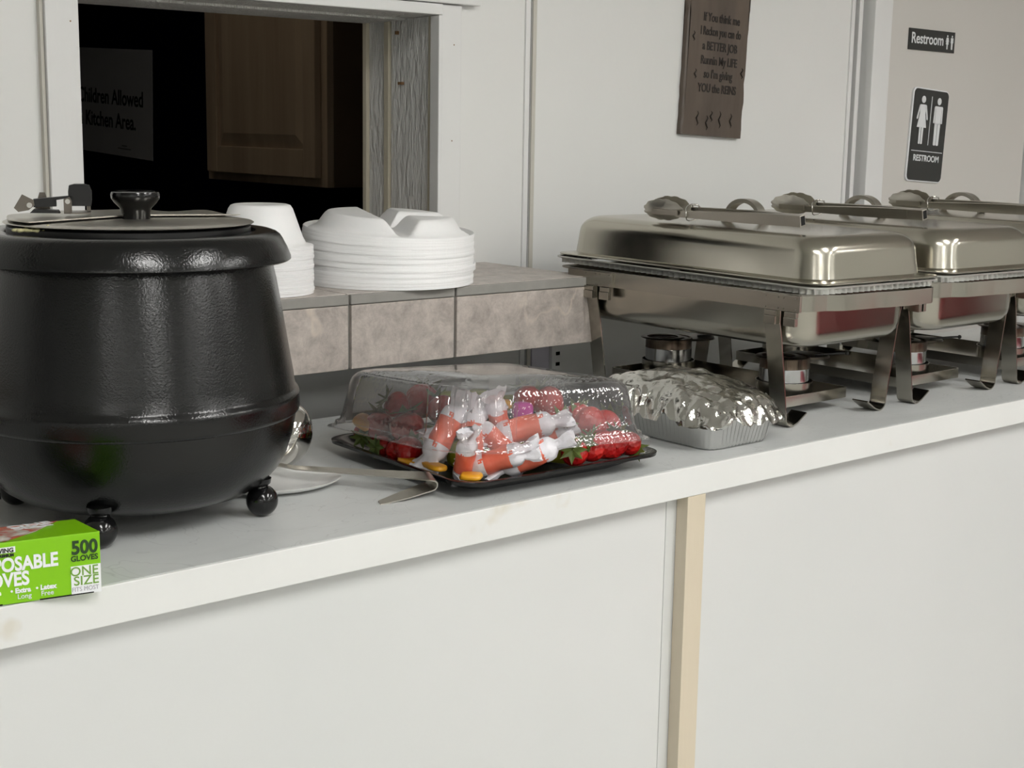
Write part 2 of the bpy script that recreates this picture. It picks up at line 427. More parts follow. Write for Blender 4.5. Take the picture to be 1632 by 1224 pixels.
# kitchen beyond
KX = 2.30
bm = BM(); box(bm, KX, KX + .1, YW + .236, 6.2, 0, 2.6); struct('wall_kitchen_right', bm, 'navy')
bm = BM(); box(bm, -1.6, -1.5, YW + .12, 6.2, 0, 2.6); struct('wall_kitchen_left', bm, 'navy')
bm = BM(); box(bm, -1.5, KX, 6.2, 6.3, 0, 2.6); struct('wall_kitchen_back', bm, 'navy')
bm = BM(); box(bm, -1.6, KX + .1, YW + .12, 6.3, 2.6, 2.7); struct('ceiling_kitchen', bm, 'dark')
bm = BM(); box(bm, OX1 + .02, KX + .1, YW + .12, YW + .236, 0, 2.6); box(bm, -1.5, OX0 - .045, YW + .12, YW + .13, 0, 2.6)
box(bm, OX0 - .05, OX1 + .02, YW + .12, YW + .13, OZ1 + .05, 2.6); box(bm, OX0 - .05, OX1 + .02, YW + .12, YW + .236, 0, OZ0 - .021)
struct('wall_kitchen_front', bm, 'dark')
# wall cabinet on the kitchen's right wall
CX, CY0, CY1, CZ = 2.0, 3.035, 3.628, 1.341
t = thing('wall_cabinet', 'oak wall cabinet with a raised panel door in the dark kitchen', 'cabinet', (CX, CY0, CZ))
bm = BM(); box(bm, .02, KX - CX - .001, 0, CY1 - CY0, 0, .85, .001); link('body', bm, 'oak_d', t)
bm = BM()
for (y0, y1, z0, z1) in ((0, .04, 0, .85), (CY1 - CY0 - .04, CY1 - CY0, 0, .85), (.04, CY1 - CY0 - .04, 0, .035), (.04, CY1 - CY0 - .04, .8, .85)):
    box(bm, 0, .0195, y0, y1, z0, z1, .001)
link('face_frame', bm, 'oak', t)
bm = BM()
y0, y1, z0, z1 = .025, CY1 - CY0 - .028, .022, .82
for (a, b_, c, d) in ((y0, y0 + .055, z0, z1), (y1 - .055, y1, z0, z1), (y0 + .055, y1 - .055, z0, z0 + .07), (y0 + .055, y1 - .055, z1 - .07, z1)):
    box(bm, -.02, -.0005, a, b_, c, d, .003)
ya, yb, za, zb = y0 + .055, y1 - .055, z0 + .07, z1 - .07
loft(bm, [[Vector((-.008, ya, za)), Vector((-.008, yb, za)), Vector((-.008, yb, zb)), Vector((-.008, ya, zb))],
          [Vector((-.010, ya + .006, za + .006)), Vector((-.010, yb - .006, za + .006)), Vector((-.010, yb - .006, zb - .006)), Vector((-.010, ya + .006, zb - .006))],
          [Vector((-.019, ya + .035, za + .035)), Vector((-.019, yb - .035, za + .035)), Vector((-.019, yb - .035, zb - .035)), Vector((-.019, ya + .035, zb - .035))]])
link('door', bm, 'oak', t)
# notice on the kitchen wall
t = thing('paper_notice', 'white paper notice about children, taped on the dark kitchen wall', 'notice', (KX - .003, 4.562, 1.463), rot=(radians(2.6), 0, 0))
bm = BM(); box(bm, -.0008, .0008, -.02, .72, -.10, .265); link('sheet', bm, 'paper', t)
T = frame_T((-.0015, .045, .075), (0, -1, 0), (0, 0, 1))
text('lettering', 'No Children Allowed', .073, 'paper_b', T, t, .0012, .0003, 'RIGHT', .98)
T = frame_T((-.0015, .10, -.005), (0, -1, 0), (0, 0, 1))
text('lettering', 'in Kitchen Area.', .073, 'paper_b', T, t, .0012, .0003, 'RIGHT', .98)
bm = BM(); box(bm, -.0016, -.0009, .14, .24, -.075, -.073); box(bm, -.0016, -.0009, .17, .21, -.065, -.063); link('fine_print', bm, 'paper_b', t)

# ceiling lights of the dining room
LP = []
for x, y, lab in ((0.3, -0.4, 'nearest the counter, before the kettle'), (1.7, -0.4, 'nearest the counter, before the platter'), (3.2, -0.6, 'nearest the counter, before the chafing dishes')): LP.append((x, y, lab))
for y, row in ((-2.6, 'second'), (-5.4, 'third'), (-8.2, 'fourth'), (-11.0, 'fifth')):
    for x, side in ((-2.9, 'far left'), (-0.1 - .2 * (y < -3), 'left middle'), (2.9, 'right middle'), (5.4, 'far right')):
        LP.append((x, y, 'in the %s row from the counter, %s' % (row, side)))
def fixture(x, y, lab, mt='tube', z=2.6):
    t = thing('ceiling_light', lab, 'ceiling light', (x, y, z))
    bm = BM()
    for (a, b_, c, d) in ((-.17, .17, -.61, -.595), (-.17, .17, .595, .61), (-.17, -.155, -.595, .595), (.155, .17, -.595, .595)): box(bm, a, b_, c, d, -.03, 0)
    link('frame', bm, 'trimw', t)
    bm = BM(); box(bm, -.155, .155, -.595, .595, -.026, -.004); link('diffuser', bm, mt, t)
    return t
for x, y, lab in LP:
    fixture(x, y, 'fluorescent ceiling light ' + lab)['group'] = 'fluorescent ceiling lights of the dining room'
fixture(1.25, 3.0, 'added dim fill light, unseen in the kitchen, brightening the oak cabinet', 'kitchen_fill')  # fill light added out of sight so the kitchen cabinet shows

# red-clothed table, added out of view to give the chafing dishes red reflections
t = thing('added_table', 'added table under a red cloth, out of view, for the red reflections in the chafing dishes', 'table', (4.5, -.72, 0))
bm = BM(); box(bm, -1.2, 1.2, -.4, .4, .70, .735, .004); link('tabletop', bm, 'trimw', t)
for sx in (-1, 1):
    for sy in (-1, 1):
        bm = BM(); tube(bm, [(sx * 1.0, sy * .33, 0), (sx * 1.0, sy * .33, .70)], .014); link('leg', bm, 'steel', t)
bm = BM()
rr = []
for z, g, am in ((.7385, 0, 0), (.7385, .012, 0), (.70, .016, 0), (.45, .03, .012), (.12, .04, .02)):
    ring = rrect(1.2 + g, .4 + g, .03, z, n=4); out = []
    for i in range(len(ring)):
        a, c = ring[i], ring[(i + 1) % len(ring)]
        k = max(1, int((c - a).length / .05))
        for j in range(24 if k > 3 else 1):
            p = a.lerp(c, j / (24 if k > 3 else 1)); ph = (p.x * 17 + p.y * 23)
            nrm = Vector((p.x / 1.2, p.y / .4, 0)).normalized(); out.append(p + nrm * am * sin(ph))
    rr.append(out)
loft(bm, rr, True, False); o = link('tablecloth', bm, 'red_cloth', smooth=60, loc=(4.5, -.72, 0)); tag(o, 'red cloth over the added table, out of view, for the red reflections', 'tablecloth')

# ================================================================== COUNTER
YF, YB = 1.289, 1.857
t = thing('serving_counter', 'long white serving counter with grey laminate top and white front', 'counter', (0, 0, 0))
bm = BM(); box(bm, -1.2, 4.6, YF + .004, YB, ZC - .02, ZC, .0006); link('worktop', bm, 'laminate', t)
bm = BM(); box(bm, -1.2, 4.6, YF, YF + .02, 1.0085, ZC - .0003, .0012); box(bm, -1.2, 4.6, YF + .0201, YB, ZC - .04, ZC - .0201); link('edge_board', bm, 'edge', t)
bm = BM(); box(bm, -1.2, 1.4075, YF + .022, YF + .04, 0, ZC - .041); link('front_panel', bm, 'panel', t)
bm = BM(); box(bm, 1.4085, 4.6, YF + .022, YF + .04, 0, ZC - .041); link('front_panel', bm, 'panel', t)
bm = BM(); box(bm, 1.428, 1.464, YF + .001, YF + .0215, 0, 1.008, .0008); o = link('batten', bm, 'post', t); o['label'] = 'cream painted wooden batten'
bm = BM(); box(bm, -1.2, 4.6, YB - .03, YB - .012, 0, ZC - .041); link('back_panel', bm, 'panel', t)

# ================================================================== TILE LEDGE
LX1, LY0, LZ0, LZ1 = 1.735, 1.80, 1.133, 1.247
t = thing('tile_ledge', 'ledge faced in mottled beige stone tiles below the kitchen pass-through', 'shelf', (LX1, LY0, LZ1))
W_ = 2.2
bm = BM(); box(bm, -W_, -.002, .002, YW - LY0 - .0, -.112, -.004); box(bm, -(LX1 - OX0), -(LX1 - OX1) , YW - LY0 , YW - LY0 + .235, -.046, -.004); link('core', bm, 'grout', t)
jx = [-W_, -1.79, -1.424, -1.06, -.685, -.532, -.2265, 0]
jx = [0, -.2265, -.532, -.84, -1.15, -1.46, -1.77, -W_]
# front joints sit under px 724 and 555
jx = [0, -.311, -.513, -.72, -.93, -1.14, -1.35, -1.56, -1.85, -W_]
bm = BM()
for a, b_ in zip(jx, jx[1:]): box(bm, b_ + (.003), a - (.003 if a else 0), -.004, .002, -.1135, -.0165, .0012)
link('front_tiles', bm, 'tile', t)
bm = BM()
for a, b_ in zip(jx, jx[1:]): box(bm, b_ + .002, a - (.002 if a else 0), -.0045, .004, -.0155, -.0005, .002)
o = link('edge_trim', bm, 'grout', t); o['label'] = 'grey tile edging strip'
bm = BM()
yj = [.004, .1, .2, YW - LY0]
for a, b_ in zip(jx, jx[1:]):
    for c, d in zip(yj, yj[1:]): box(bm, b_ + .0015, a - .0015, c + .001, d - .001, -.0045, 0, .0008)
for a, b_ in ((-.115, -.34), (-.34, -.57), (-.57, -.787)): box(bm, b_ + .0015, a - .0015, YW - LY0 + .0, YW - LY0 + .23, -.0045, 0, .0008)
link('top_tiles', bm, 'tile', t)
bm = BM(); box(bm, -.0015, .001, .004, YW - LY0, -.1135, -.001, .0006); link('end_tile', bm, 'tile', t)

# ================================================================== SOUP KETTLE
KC = Vector((0.742, 1.527, ZC)); az = atan2(.742, 1.527)
ER = Vector((cos(az), -sin(az), 0)); EB = Vector((sin(az), cos(az), 0))     # to the viewer's right / away from the viewer
t = thing('soup_kettle', 'large black enamel soup kettle on ball feet with a hinged steel lid', 'soup kettle', KC)
def loc2(r, b_, z): return ER * r + EB * b_ + Vector((0, 0, z))
bm = BM()
prof = [(0.0, .020), (.085, .0205), (.115, .024), (.135, .031), (.150, .041), (.163, .056), (.172, .073), (.178, .092), (.1815, .110), (.1830, .119), (.1862, .1215), (.1872, .1245), (.1868, .137), (.1872, .1405), (.1860, .144), (.1835, .1465), (.1820, .150), (.180, .165), (.1765, .185), (.172, .213), (.167, .243), (.162, .271), (.158, .290), (.1555, .300), (.15, .31), (.12, .312), (0, .312)]
lathe(bm, prof, seg=128); link('body', bm, 'enamel', t, 35)
bm = BM()
prof = [(.150, .2945), (.1768, .2945), (.1788, .296), (.1785, .299), (.1745, .309), (.1695, .3185), (.1665, .323), (.1625, .326), (.157, .3278), (.150, .328), (.140, .328), (.1365, .327), (.1345, .324), (.1345, .3), (.150, .2945)]
lathe(bm, prof, seg=128); link('rim_cover', bm, 'enamel', t, 50)
bm = BM(); lathe(bm, [(.1335, .305), (.1335, .3325), (.131, .3345), (.127, .3345), (.127, .30)], seg=96); link('inner_well', bm, 'black_s', t, 40)
lid = thing('lid', '', ''); del lid['label']; del lid['category']; lid.parent = t
bm = BM(); lathe(bm, [(.1265, .3345), (.1355, .3355), (.1372, .3365), (.1355, .3375), (.10, .3385), (.03, .3395), (0, .3395)], seg=128)
o = link('lid_plate', bm, 'steel_b', lid, 40)
# hinged half of the lid, slightly proud, with a dented lip on the right
bm = BM(); top = []; lo = []
N = 64
for i in range(N + 1):
    a = radians(20) + radians(200) * i / N
    wob = .0016 * sin(a * 9) * (1 if cos(a) > .2 else .2)
    r = .1345 + .002 * sin(a * 7 + 1)
    p = loc2(r * cos(a), r * sin(a) + .006, .3402 + wob); top.append(p + Vector((0, 0, .0012))); lo.append(p)
ca = loc2(.05, -.01, .350); cb = loc2(-.05, -.02, .350)
vt = [bm.verts.new(p) for p in top]; vl = [bm.verts.new(p) for p in lo]
cen = bm.verts.new(loc2(0, .01, .3435)); cen2 = bm.verts.new(loc2(0, .01, .3420))
for i in range(N):
    bm.faces.new((vt[i], vt[i + 1], cen)); bm.faces.new((vl[i + 1], vl[i], cen2)); bm.faces.new((vt[i], vl[i], vl[i + 1], vt[i + 1]))
bm.faces.new((vt[0], cen, cen2, vl[0])); bm.faces.new((vt[-1], vl[-1], cen2, cen))
link('hinged_flap', bm, 'steel_b', lid, 60)
bm = BM(); lathe(bm, [(0, .339), (.0155, .339), (.0165, .347), (.0175, .3515), (.023, .357), (.0265, .362), (.0272, .3665), (.0262, .3695), (.022, .3708), (.012, .3702), (0, .3695)], c=loc2(.006, 0, 0), seg=48)
link('knob', bm, 'black_g', lid, 50)
# hinge assembly at the left of the lid
h = thing('hinge', '', ''); del h['label']; del h['category']; h.parent = t
bm = BM()
def plate(pts, off, th, bm):
    a = [loc2(p[0], off, p[1]) for p in pts]; b_ = [loc2(p[0], off + th, p[1]) for p in pts]
    loft(bm, [a, b_])
plate([(-.1235, .352), (-.1145, .3668), (-.1025, .3605), (-.1020, .3545), (-.108, .3495), (-.119, .3475)], -.012, .0015, bm)
plate([(-.1035, .349), (-.098, .3675), (-.092, .3675), (-.087, .349)], .02, .0015, bm)
link('bracket', bm, 'steel_dk', h)
bm = BM()
for off, x0, x1 in ((-.018, -.0708, -.0622), (.014, -.0475, -.043)):
    plate([(x0, .346), (x1, .346), (x1, .360), ((x0 + x1) / 2 + .002, .3645), (x0, .362)], off, .0015, bm)
plate([(-.0708, .346), (-.043, .346), (-.043, .3475), (-.0708, .3475)], -.018, .034, bm)
link('bracket', bm, 'steel_dk', h)
bm = BM(); plate([(-.103, .3525), (-.079, .3535), (-.079, .3605), (-.062, .3635), (-.062, .3655), (-.103, .3615)], -.01, .012, bm)
plate([(-.107, .3465), (-.075, .3462), (-.077, .3495), (-.103, .3505)], -.014, .018, bm)
link('lever', bm, 'black_s', h)
bm = BM(); rr = [Vector((0, 0, 0))]
sec = [(-.0125, -.012), (.0115, -.012), (.0125, -.006), (.0125, .004), (.010, .0105), (.004, .012), (-.006, .012), (-.0115, .0105), (-.0125, .004)]
a = [loc2(-.0535 + p[0], -.010, .366 + p[1] ) for p in sec]; b_ = [loc2(-.0535 + p[0], .010, .366 + p[1]) for p in sec]
loft(bm, [a, b_]); link('hinge_cover', bm, 'black_s', h, 30)
bm = BM(); tube(bm, [loc2(-.0665, -.0195, .3595), loc2(-.0665, -.0165, .3595)], .0028, 12); link('rivet', bm, 'chrome', h)
bm = BM(); tube(bm, [loc2(-.107, -.0135, .355), loc2(-.107, -.0115, .355)], .003, 12); link('rivet', bm, 'chrome', h)
# dried soup on the rim
bm = BM()
for k in range(16):
    a = radians(214 + k * 1.9); uvball(bm, (0, 0, 0), 1, T=Matrix.Translation(Vector((cos(a) * .146, sin(a) * .146, .3325)).copy() if 0 else loc2(-.118 + k * .0026, -.080 - .001 * k + .004 * sin(k * 2), .3325)) @ Matrix.Diagonal((.0042, .0042, .0016 + .0012 * rnd.random(), 1)), seg=8, rings=5)
tube(bm, [loc2(-.083, -.093, .332), loc2(-.086, -.09, .336), loc2(-.084, -.088, .3375)], .002, 6)
o = link('food_residue', bm, 'food', t, 60); o['label'] = 'dried yellowish soup residue'
for (fx, fy) in ((.641, 1.413), (.844, 1.421), (.842, 1.640), (.640, 1.636)):
    f = Vector((fx, fy, ZC)) - KC
    f.z = 0
    bm = BM(); uvball(bm, f + Vector((0, 0, .0185)), .0185, seg=28, rings=16); d = f.normalized()
    lathe(bm, [(.0105, .033), (.0095, .036), (.013, .039), (.014, .045), (.0, .05)], c=f - d * .003, seg=24)
    link('foot', bm, 'black_g', t, 60)
# thermostat nub at the left back
bm = BM(); tube(bm, [loc2(-.150, -.02, .030), loc2(-.166, -.02, .0285), loc2(-.170, -.02, .0275)], .004, 10, rs=[.004, .004, .0055]); link('control_knob', bm, 'black_s', t, 40)

# ================================================================== FOAM BOWLS AND PLATES
zs = LZ1
def ordinal(k):
    n1 = ['', 'first', 'second', 'third', 'fourth', 'fifth', 'sixth', 'seventh', 'eighth', 'ninth', 'tenth', 'eleventh', 'twelfth', 'thirteenth', 'fourteenth', 'fifteenth', 'sixteenth', 'seventeenth', 'eighteenth', 'nineteenth', 'twentieth']
    return n1[k]
bc = Vector((1.126, 1.888, zs))
bm = BM()
prof = [(.0755, 0), (.0775, .0006), (.0778, .0045), (.0762, .0058), (.071, .0064), (.0665, .0085), (.062, .017), (.054, .040), (.0475, .0585), (.0440, .0635), (.039, .0652), (.037, .0644), (0, .0644),
        (0, .0622), (.037, .0622), (.0430, .0610), (.0455, .0565), (.052, .0385), (.0598, .0155), (.0645, .0065), (.0745, .004), (.0755, 0)]
lathe(bm, prof, seg=72)
bowl0 = link('foam_bowl', bm, 'foam', None, 50)
NB = 15
for k in range(NB):
    o = bowl0 if k == 0 else bowl0.copy()
    if k: COL.objects.link(o)
    o.location = bc + Vector((rnd.uniform(-.0008, .0008), rnd.uniform(-.0008, .0008), k * .0048))
    o.rotation_euler = (rnd.uniform(-.004, .004), rnd.uniform(-.004, .004), k * .7)
    kk = NB - k
    tag(o, 'white foam bowl upside down, topmost of the bowl stack beside the kettle' if kk == 1 else 'white foam bowl upside down, %s from the top of the bowl stack' % ordinal(kk), 'bowl', 'upside-down foam bowls stacked on the tile ledge')

pa = radians(36); pb = radians(14)
PR = Vector((cos(pa), -sin(pa), 0)); PB = Vector((sin(pa), cos(pa), 0))
def sst(a, b_, x):
    x = min(1, max(0, (x - a) / (b_ - a))); return x * x * (3 - 2 * x)
def ph(x, y):
    r = sqrt(x * x + y * y); x, y = x / 1.09, y / 1.09; r /= 1.09
    u, v = x * cos(pb) + y * sin(pb), -x * sin(pb) + y * cos(pb)
    # local frame: u to the viewer's right, v away
    rim = .112 - r
    du = abs(u + .004)
    d = min(rim, du - .006)
    if u > -.004: d = min(d, abs(v - .006) - .006)
    # outer corners rounded
    return .0245 * sst(0, .022, d)
bm = BM(); NS, NR = 120, 34
def pring(r, dz): return None
cols = []
top = []; bot = []
for j in range(NR + 1):
    r = .131 * j / NR
    tr = []; br = []
    for i in range(NS):
        a = 2 * pi * i / NS; x, y = r * cos(a), r * sin(a)
        h_ = ph(x, y) + .0045 * (1 - sst(.122, .131, r)) * 1.0
        p = PR * x + PB * y
        tr.append(Vector((p.x, p.y, h_ + .0015))); br.append(Vector((p.x, p.y, h_ - .0007 )))
    top.append(tr); bot.append(br)
rim = []
for (r, z) in ((.1335, .0035), (.1372, .0066), (.1384, .0055), (.1384, .0004), (.1365, 0), (.1345, .0015)):
    rim.append([Vector(((PR * cos(2 * pi * i / NS) + PB * sin(2 * pi * i / NS)).x * r, (PR * cos(2 * pi * i / NS) + PB * sin(2 * pi * i / NS)).y * r, z)) for i in range(NS)])
loft(bm, top[1:] + rim + list(reversed(bot[1:])), True, True)
plate0 = link('foam_plate', bm, 'foam', None, 50)
NP = 18
pc = Vector((1.380, 1.917, zs))
for k in range(NP):
    o = plate0 if k == 0 else plate0.copy()
    if k: COL.objects.link(o)
    q = .0035 if k in (5, 6) else 0
    o.location = pc + Vector((rnd.uniform(-.001, .001) + q, rnd.uniform(-.001, .001) - q * .5, k * .0047))
    f_ = (k / NP) ** 1.2
    o.rotation_euler = (Matrix.Rotation(radians(2.6) * f_, 3, PB) @ Matrix.Rotation(radians(2.2) * f_, 3, PR)).to_euler()
    kk = NP - k
    tag(o, 'white three-compartment foam plate upside down, topmost of the plate stack' if kk == 1 else 'white foam plate upside down, %s from the top of the plate stack' % ordinal(kk), 'plate', 'upside-down foam plates stacked on the tile ledge')

# ================================================================== CHAFING DISHES
def make_chafer():
    t = thing('chafing_dish', '', 'chafing dish', (1.865, 1.63, ZC))
    H = .142; RY = .280; CYo = 0.0
    # water pan, tapered with soft bottom
    bm = BM(); cy = -.02
    rings = [rrect(.151, .275, .035, .2075, 0, cy), rrect(.151, .275, .035, .2095, 0, cy), rrect(.1445, .266, .035, .2095, 0, cy), rrect(.144, .2655, .05, .204, 0, cy), rrect(.1425, .264, .05, .150, 0, cy), rrect(.1405, .262, .05, .140, 0, cy), rrect(.136, .2575, .05, .1315, 0, cy),
             rrect(.128, .2495, .05, .126, 0, cy), rrect(.118, .2395, .05, .1235, 0, cy), rrect(.06, .17, .04, .1225, 0, cy)]
    loft(bm, rings, False, True); link('water_pan', bm, 'steel', t, 40)
    # disposable aluminium pan with corrugated sides
    bm = BM(); rings = []
    core_ = rrect(.150, .308, .03, 0, n=8)
    dense = []; acc = 0
    for i in range(len(core_)):
        p0_, p1_ = core_[i], core_[(i + 1) % len(core_)]; L_ = (p1_ - p0_).length; n_ = max(1, int(round(L_ / .0022)))
        for j in range(n_): dense.append((p0_.lerp(p1_, j / n_), acc + L_ * j / n_))
        acc += L_
    per = acc / round(acc / .0135)
    def R(dx, z, am):
        out = []
        for p, q_ in dense:
            cpt = Vector((max(-.12, min(.12, p.x)), max(-.278, min(.278, p.y)), 0)); nn = p - cpt
            nn = nn.normalized() if nn.length > 1e-6 else Vector((1, 0, 0))
            v = p - nn * (dx + am * (1 + sin(2 * pi * q_ / per))); out.append(Vector((v.x, v.y, z)))
        return out
    rings = [R(-.004, .2160, .0), R(-.0045, .2180, .0), R(-.002, .2188, 0), R(.001, .2180, .0), R(.002, .2165, .0005), R(.0030, .2130, .0028), R(.0030, .2070, .0028)]
    loft(bm, rings, False, False); o = link('foil_liner_pan', bm, 'alu_liner', t, 50, loc=(.027, -.008, .003)); o.rotation_euler = (0, 0, radians(-3.3)); o['label'] = 'corrugated disposable aluminium pan'
    # lid
    lid = thing('lid', '', ''); del lid['label']; del lid['category']; lid.parent = t; lid.location = (.030, -.008, .0015); lid.rotation_euler = (0, 0, radians(-3.3))
    bm = BM()
    rings = [rrect(.149, .311, .03, .2225), rrect(.150, .312, .03, .2240), rrect(.149, .311, .03, .2255), rrect(.1385, .297, .045, .2265), rrect(.135, .2935, .045, .2285)]
    for a, dz in ((0, 0), (.25, 0), (.5, 0), (.75, 0), (1, 0)):
        pass
    rings += [rrect(.1335, .291, .045, .245), rrect(.1315, .289, .045, .265)]
    for i in range(1, 9):
        a = radians(90 * i / 8); d = .030 * (1 - cos(a)); rings.append(rrect(.1315 - d, .289 - d, .046 - d * .2, .265 + .0275 * sin(a)))
    rings += [rrect(.085, .235, .04, .2935), rrect(.05, .18, .03, .2945)]
    loft(bm, rings, False, True); link('lid_cover', bm, 'steel_lid', lid, 40)
    bm = BM()
    pts = [Vector((.015, -.046, .2945)), Vector((.015, -.043, .300))] + [Vector((.015, -.038 * cos(radians(a)), .301 + .029 * sin(radians(a)))) for a in range(15, 166, 10)] + [Vector((.015, .043, .300)), Vector((.015, .046, .2945))]
    strip(bm, pts, (1, 0, 0), .018, .0065); link('lid_handle', bm, 'steel_b', lid, 40)
    # stand
    st = thing('stand', '', ''); del st['label']; del st['category']; st.parent = t
    bm = BM()
    hx, y0, y1 = .152, -.303, .235
    path = [(-hx, y1 - .02, 0)] + [(-hx, y0 + .06 - .0, 0)] + [Vector((-hx + .028 - .028 * cos(radians(a)), y0 + .035 - .028 * sin(radians(a)), 0)) for a in range(0, 91, 15)]
    path += [Vector((-hx + .05, y0 + .004, 0)), Vector((-hx + .062, y0 - .004, 0)), Vector((-hx + .075, y0 - .010, 0)), Vector((-.012, y0 - .016, 0)), Vector((0, y0 - .016, 0)), Vector((.012, y0 - .02, 0)), Vector((.065, y0 - .026, 0)), Vector((.125, y0 - .026, 0)), Vector((hx - .012, y0 - .018, 0)), Vector((hx - .003, y0 + .0, 0)), Vector((hx, y0 + .03, 0)), Vector((hx, y1 - .02, 0)), Vector((hx - .02, y1, 0)), Vector((-hx + .02, y1, 0)), Vector((-hx, y1 - .02, 0))]
    pp = [Vector(p) + Vector((0, 0, .1965)) for p in path]
    strip(bm, pp, (0, 0, 1), .024, .0022); link('band', bm, 'steel_s', st, 25)
    for sx in (-1, 1):
        for y in (-.240, .155):
            bm = BM()
            X = sx * (hx + .002)
            pts = [Vector((X, y, .207)), Vector((X, y, .165)), Vector((sx * (hx - .004), y, .14)), Vector((sx * (hx - .019), y, .05)), Vector((sx * (hx - .024), y, .018))]
            c = Vector((sx * (hx - .0385), y, .016)); 
            pts += [c + Vector((sx * .0145 * cos(radians(a)), 0, -.0145 * sin(radians(a)))) for a in range(10, 101, 15)]
            pts += [Vector((sx * (hx - .053), y, .006)), Vector((sx * (hx - .074), y, .019))]
            strip(bm, pts, (0, 1, 0), .030, .0022); o = link('leg', bm, 'steel_s', st, 30)
            # riveted plate and stacking lugs
            bm = BM(); box(bm, X - .0025 if sx > 0 else X - .0032, X + .0032 if sx > 0 else X + .0025, y - .052, y + .019, .184, .2085, .0006)
            for (yy, zz) in ((-.045, .188), (-.045, .2045), (-.022, .188), (-.022, .2045), (-.012, .188), (-.012, .2045), (.012, .188), (.012, .2045)):
                uvball(bm, (X + sx * .0032, y + yy, zz), .0012, seg=8, rings=5)
            link('rivet_plate', bm, 'steel_s', o)
            for dy in (-.038, .0):
                bm = BM(); box(bm, *sorted((X + sx * .001, X + sx * .0085)), y + dy - .011, y + dy + .011, .163, .176, .0008)
                box(bm, *sorted((X, X + sx * .007)), y + dy - .011, y + dy + .011, .176, .184, .0008)
                link('stacking_lug', bm, 'steel_s', o)
    # fuel shelf between the legs
    bm = BM()
    q = [Vector((sx_ * .088, yy, .026)) for sx_, yy in ((-1, -.205), (1, -.205), (1, .165), (-1, .165))]
    rings = []
    outr = rrect(.092, .185, .006, .018, 0, -.02, 2); outt = rrect(.092, .185, .006, .035, 0, -.02, 2)
    inn = rrect(.0905, .1835, .006, .035, 0, -.02, 2); inb = rrect(.0905, .1835, .006, .0195, 0, -.02, 2)
    loft(bm, [outr, outt, inn, inb], True, True); link('fuel_shelf', bm, 'steel_s', st, 30)
    # two fuel-can cups with swinging dampers
    for k, y in enumerate((-.145, .115)):
        fh = thing('fuel_holder', '', ''); del fh['label']; del fh['category']; fh.parent = t
        bm = BM(); lathe(bm, [(.044, .0225), (.0465, .0235), (.0465, .048), (.0455, .048), (.0452, .024)], c=(0, y, 0), seg=48); link('cup', bm, 'steel_s', fh, 40)
        bm = BM(); lathe(bm, [(.0275, .0868), (.036, .0862), (.0385, .0875), (.036, .089), (.0275, .0888), (.0275, .0868)], c=(-.012, y + .004, 0), seg=40); link('damper_ring', bm, 'steel_dk', fh, 40)
        bm = BM(); lathe(bm, [(0, .0795), (.034, .0795), (.040, .081), (.038, .084), (.02, .0858), (0, .086)], c=(.058, y + .004 if k == 0 else y - .004, 0), seg=40)
        strip(bm, [(.025, y + .004, .0845), (.06, y, .085)], (0, 1, 0), .008, .0015); link('damper_lid', bm, 'steel_dk', fh, 40)
        bm = BM(); tube(bm, [(.052, y - .02, .0865), (.082, y - .045, .090), (.09, y - .052, .0905)], .0017, 8); uvball(bm, (.092, y - .054, .0905), .0036, seg=10, rings=8); link('damper_arm', bm, 'black_s', fh, 50)
    return t
ch0 = make_chafer()
chs = [ch0]
ch0['label'] = 'stainless chafing dish nearest the foil-covered pan, first of the row'
ch0['group'] = 'stainless chafing dishes along the counter'
for k, lab in ((1, 'stainless chafing dish in the middle of the row, between two others'), (2, 'stainless chafing dish at the far right end of the row, partly cut off')):
    c = copy_tree(ch0); c.location = Vector((1.865 + (0, .330, .657)[k], 1.63, ZC)); c['label'] = lab; chs.append(c)

# fuel cans
def make_can():
    t = thing('fuel_can', '', 'fuel can', (0, 0, 0))
    bm = BM(); lathe(bm, [(0, 0), (.040, 0), (.0418, .0015), (.0408, .004), (.0408, .044), (.0412, .046)], seg=48); link('can_body', bm, 'can', t, 40)
    bm = BM(); lathe(bm, [(.0412, .046), (.0406, .048), (.0406, .060), (.0412, .0625), (.040, .0635), (.0385, .062), (.037, .060), (.022, .060), (.022, .056), (0, .056)], seg=48); o = link('can_top', bm, 'copper', t, 40); o['label'] = 'scorched copper-brown rim'
    return t
can0 = make_can()
labs = [('under the front of the first chafing dish', 'under the back of the first chafing dish'), ('under the front of the middle chafing dish', 'under the back of the middle chafing dish'), ('under the front of the last chafing dish', 'under the back of the last chafing dish')]
first = True
for k in range(3):
    for j, y in enumerate((-.145, .115)):
        c = can0 if first else copy_tree(can0); first = False
        c.location = (1.865 + (0, .330, .657)[k], 1.63 + y, ZC + .0235); c.rotation_euler = (0, 0, k + j)
        c['label'] = 'scorched tin fuel can ' + labs[k][j]; c['group'] = 'fuel cans under the chafing dishes'

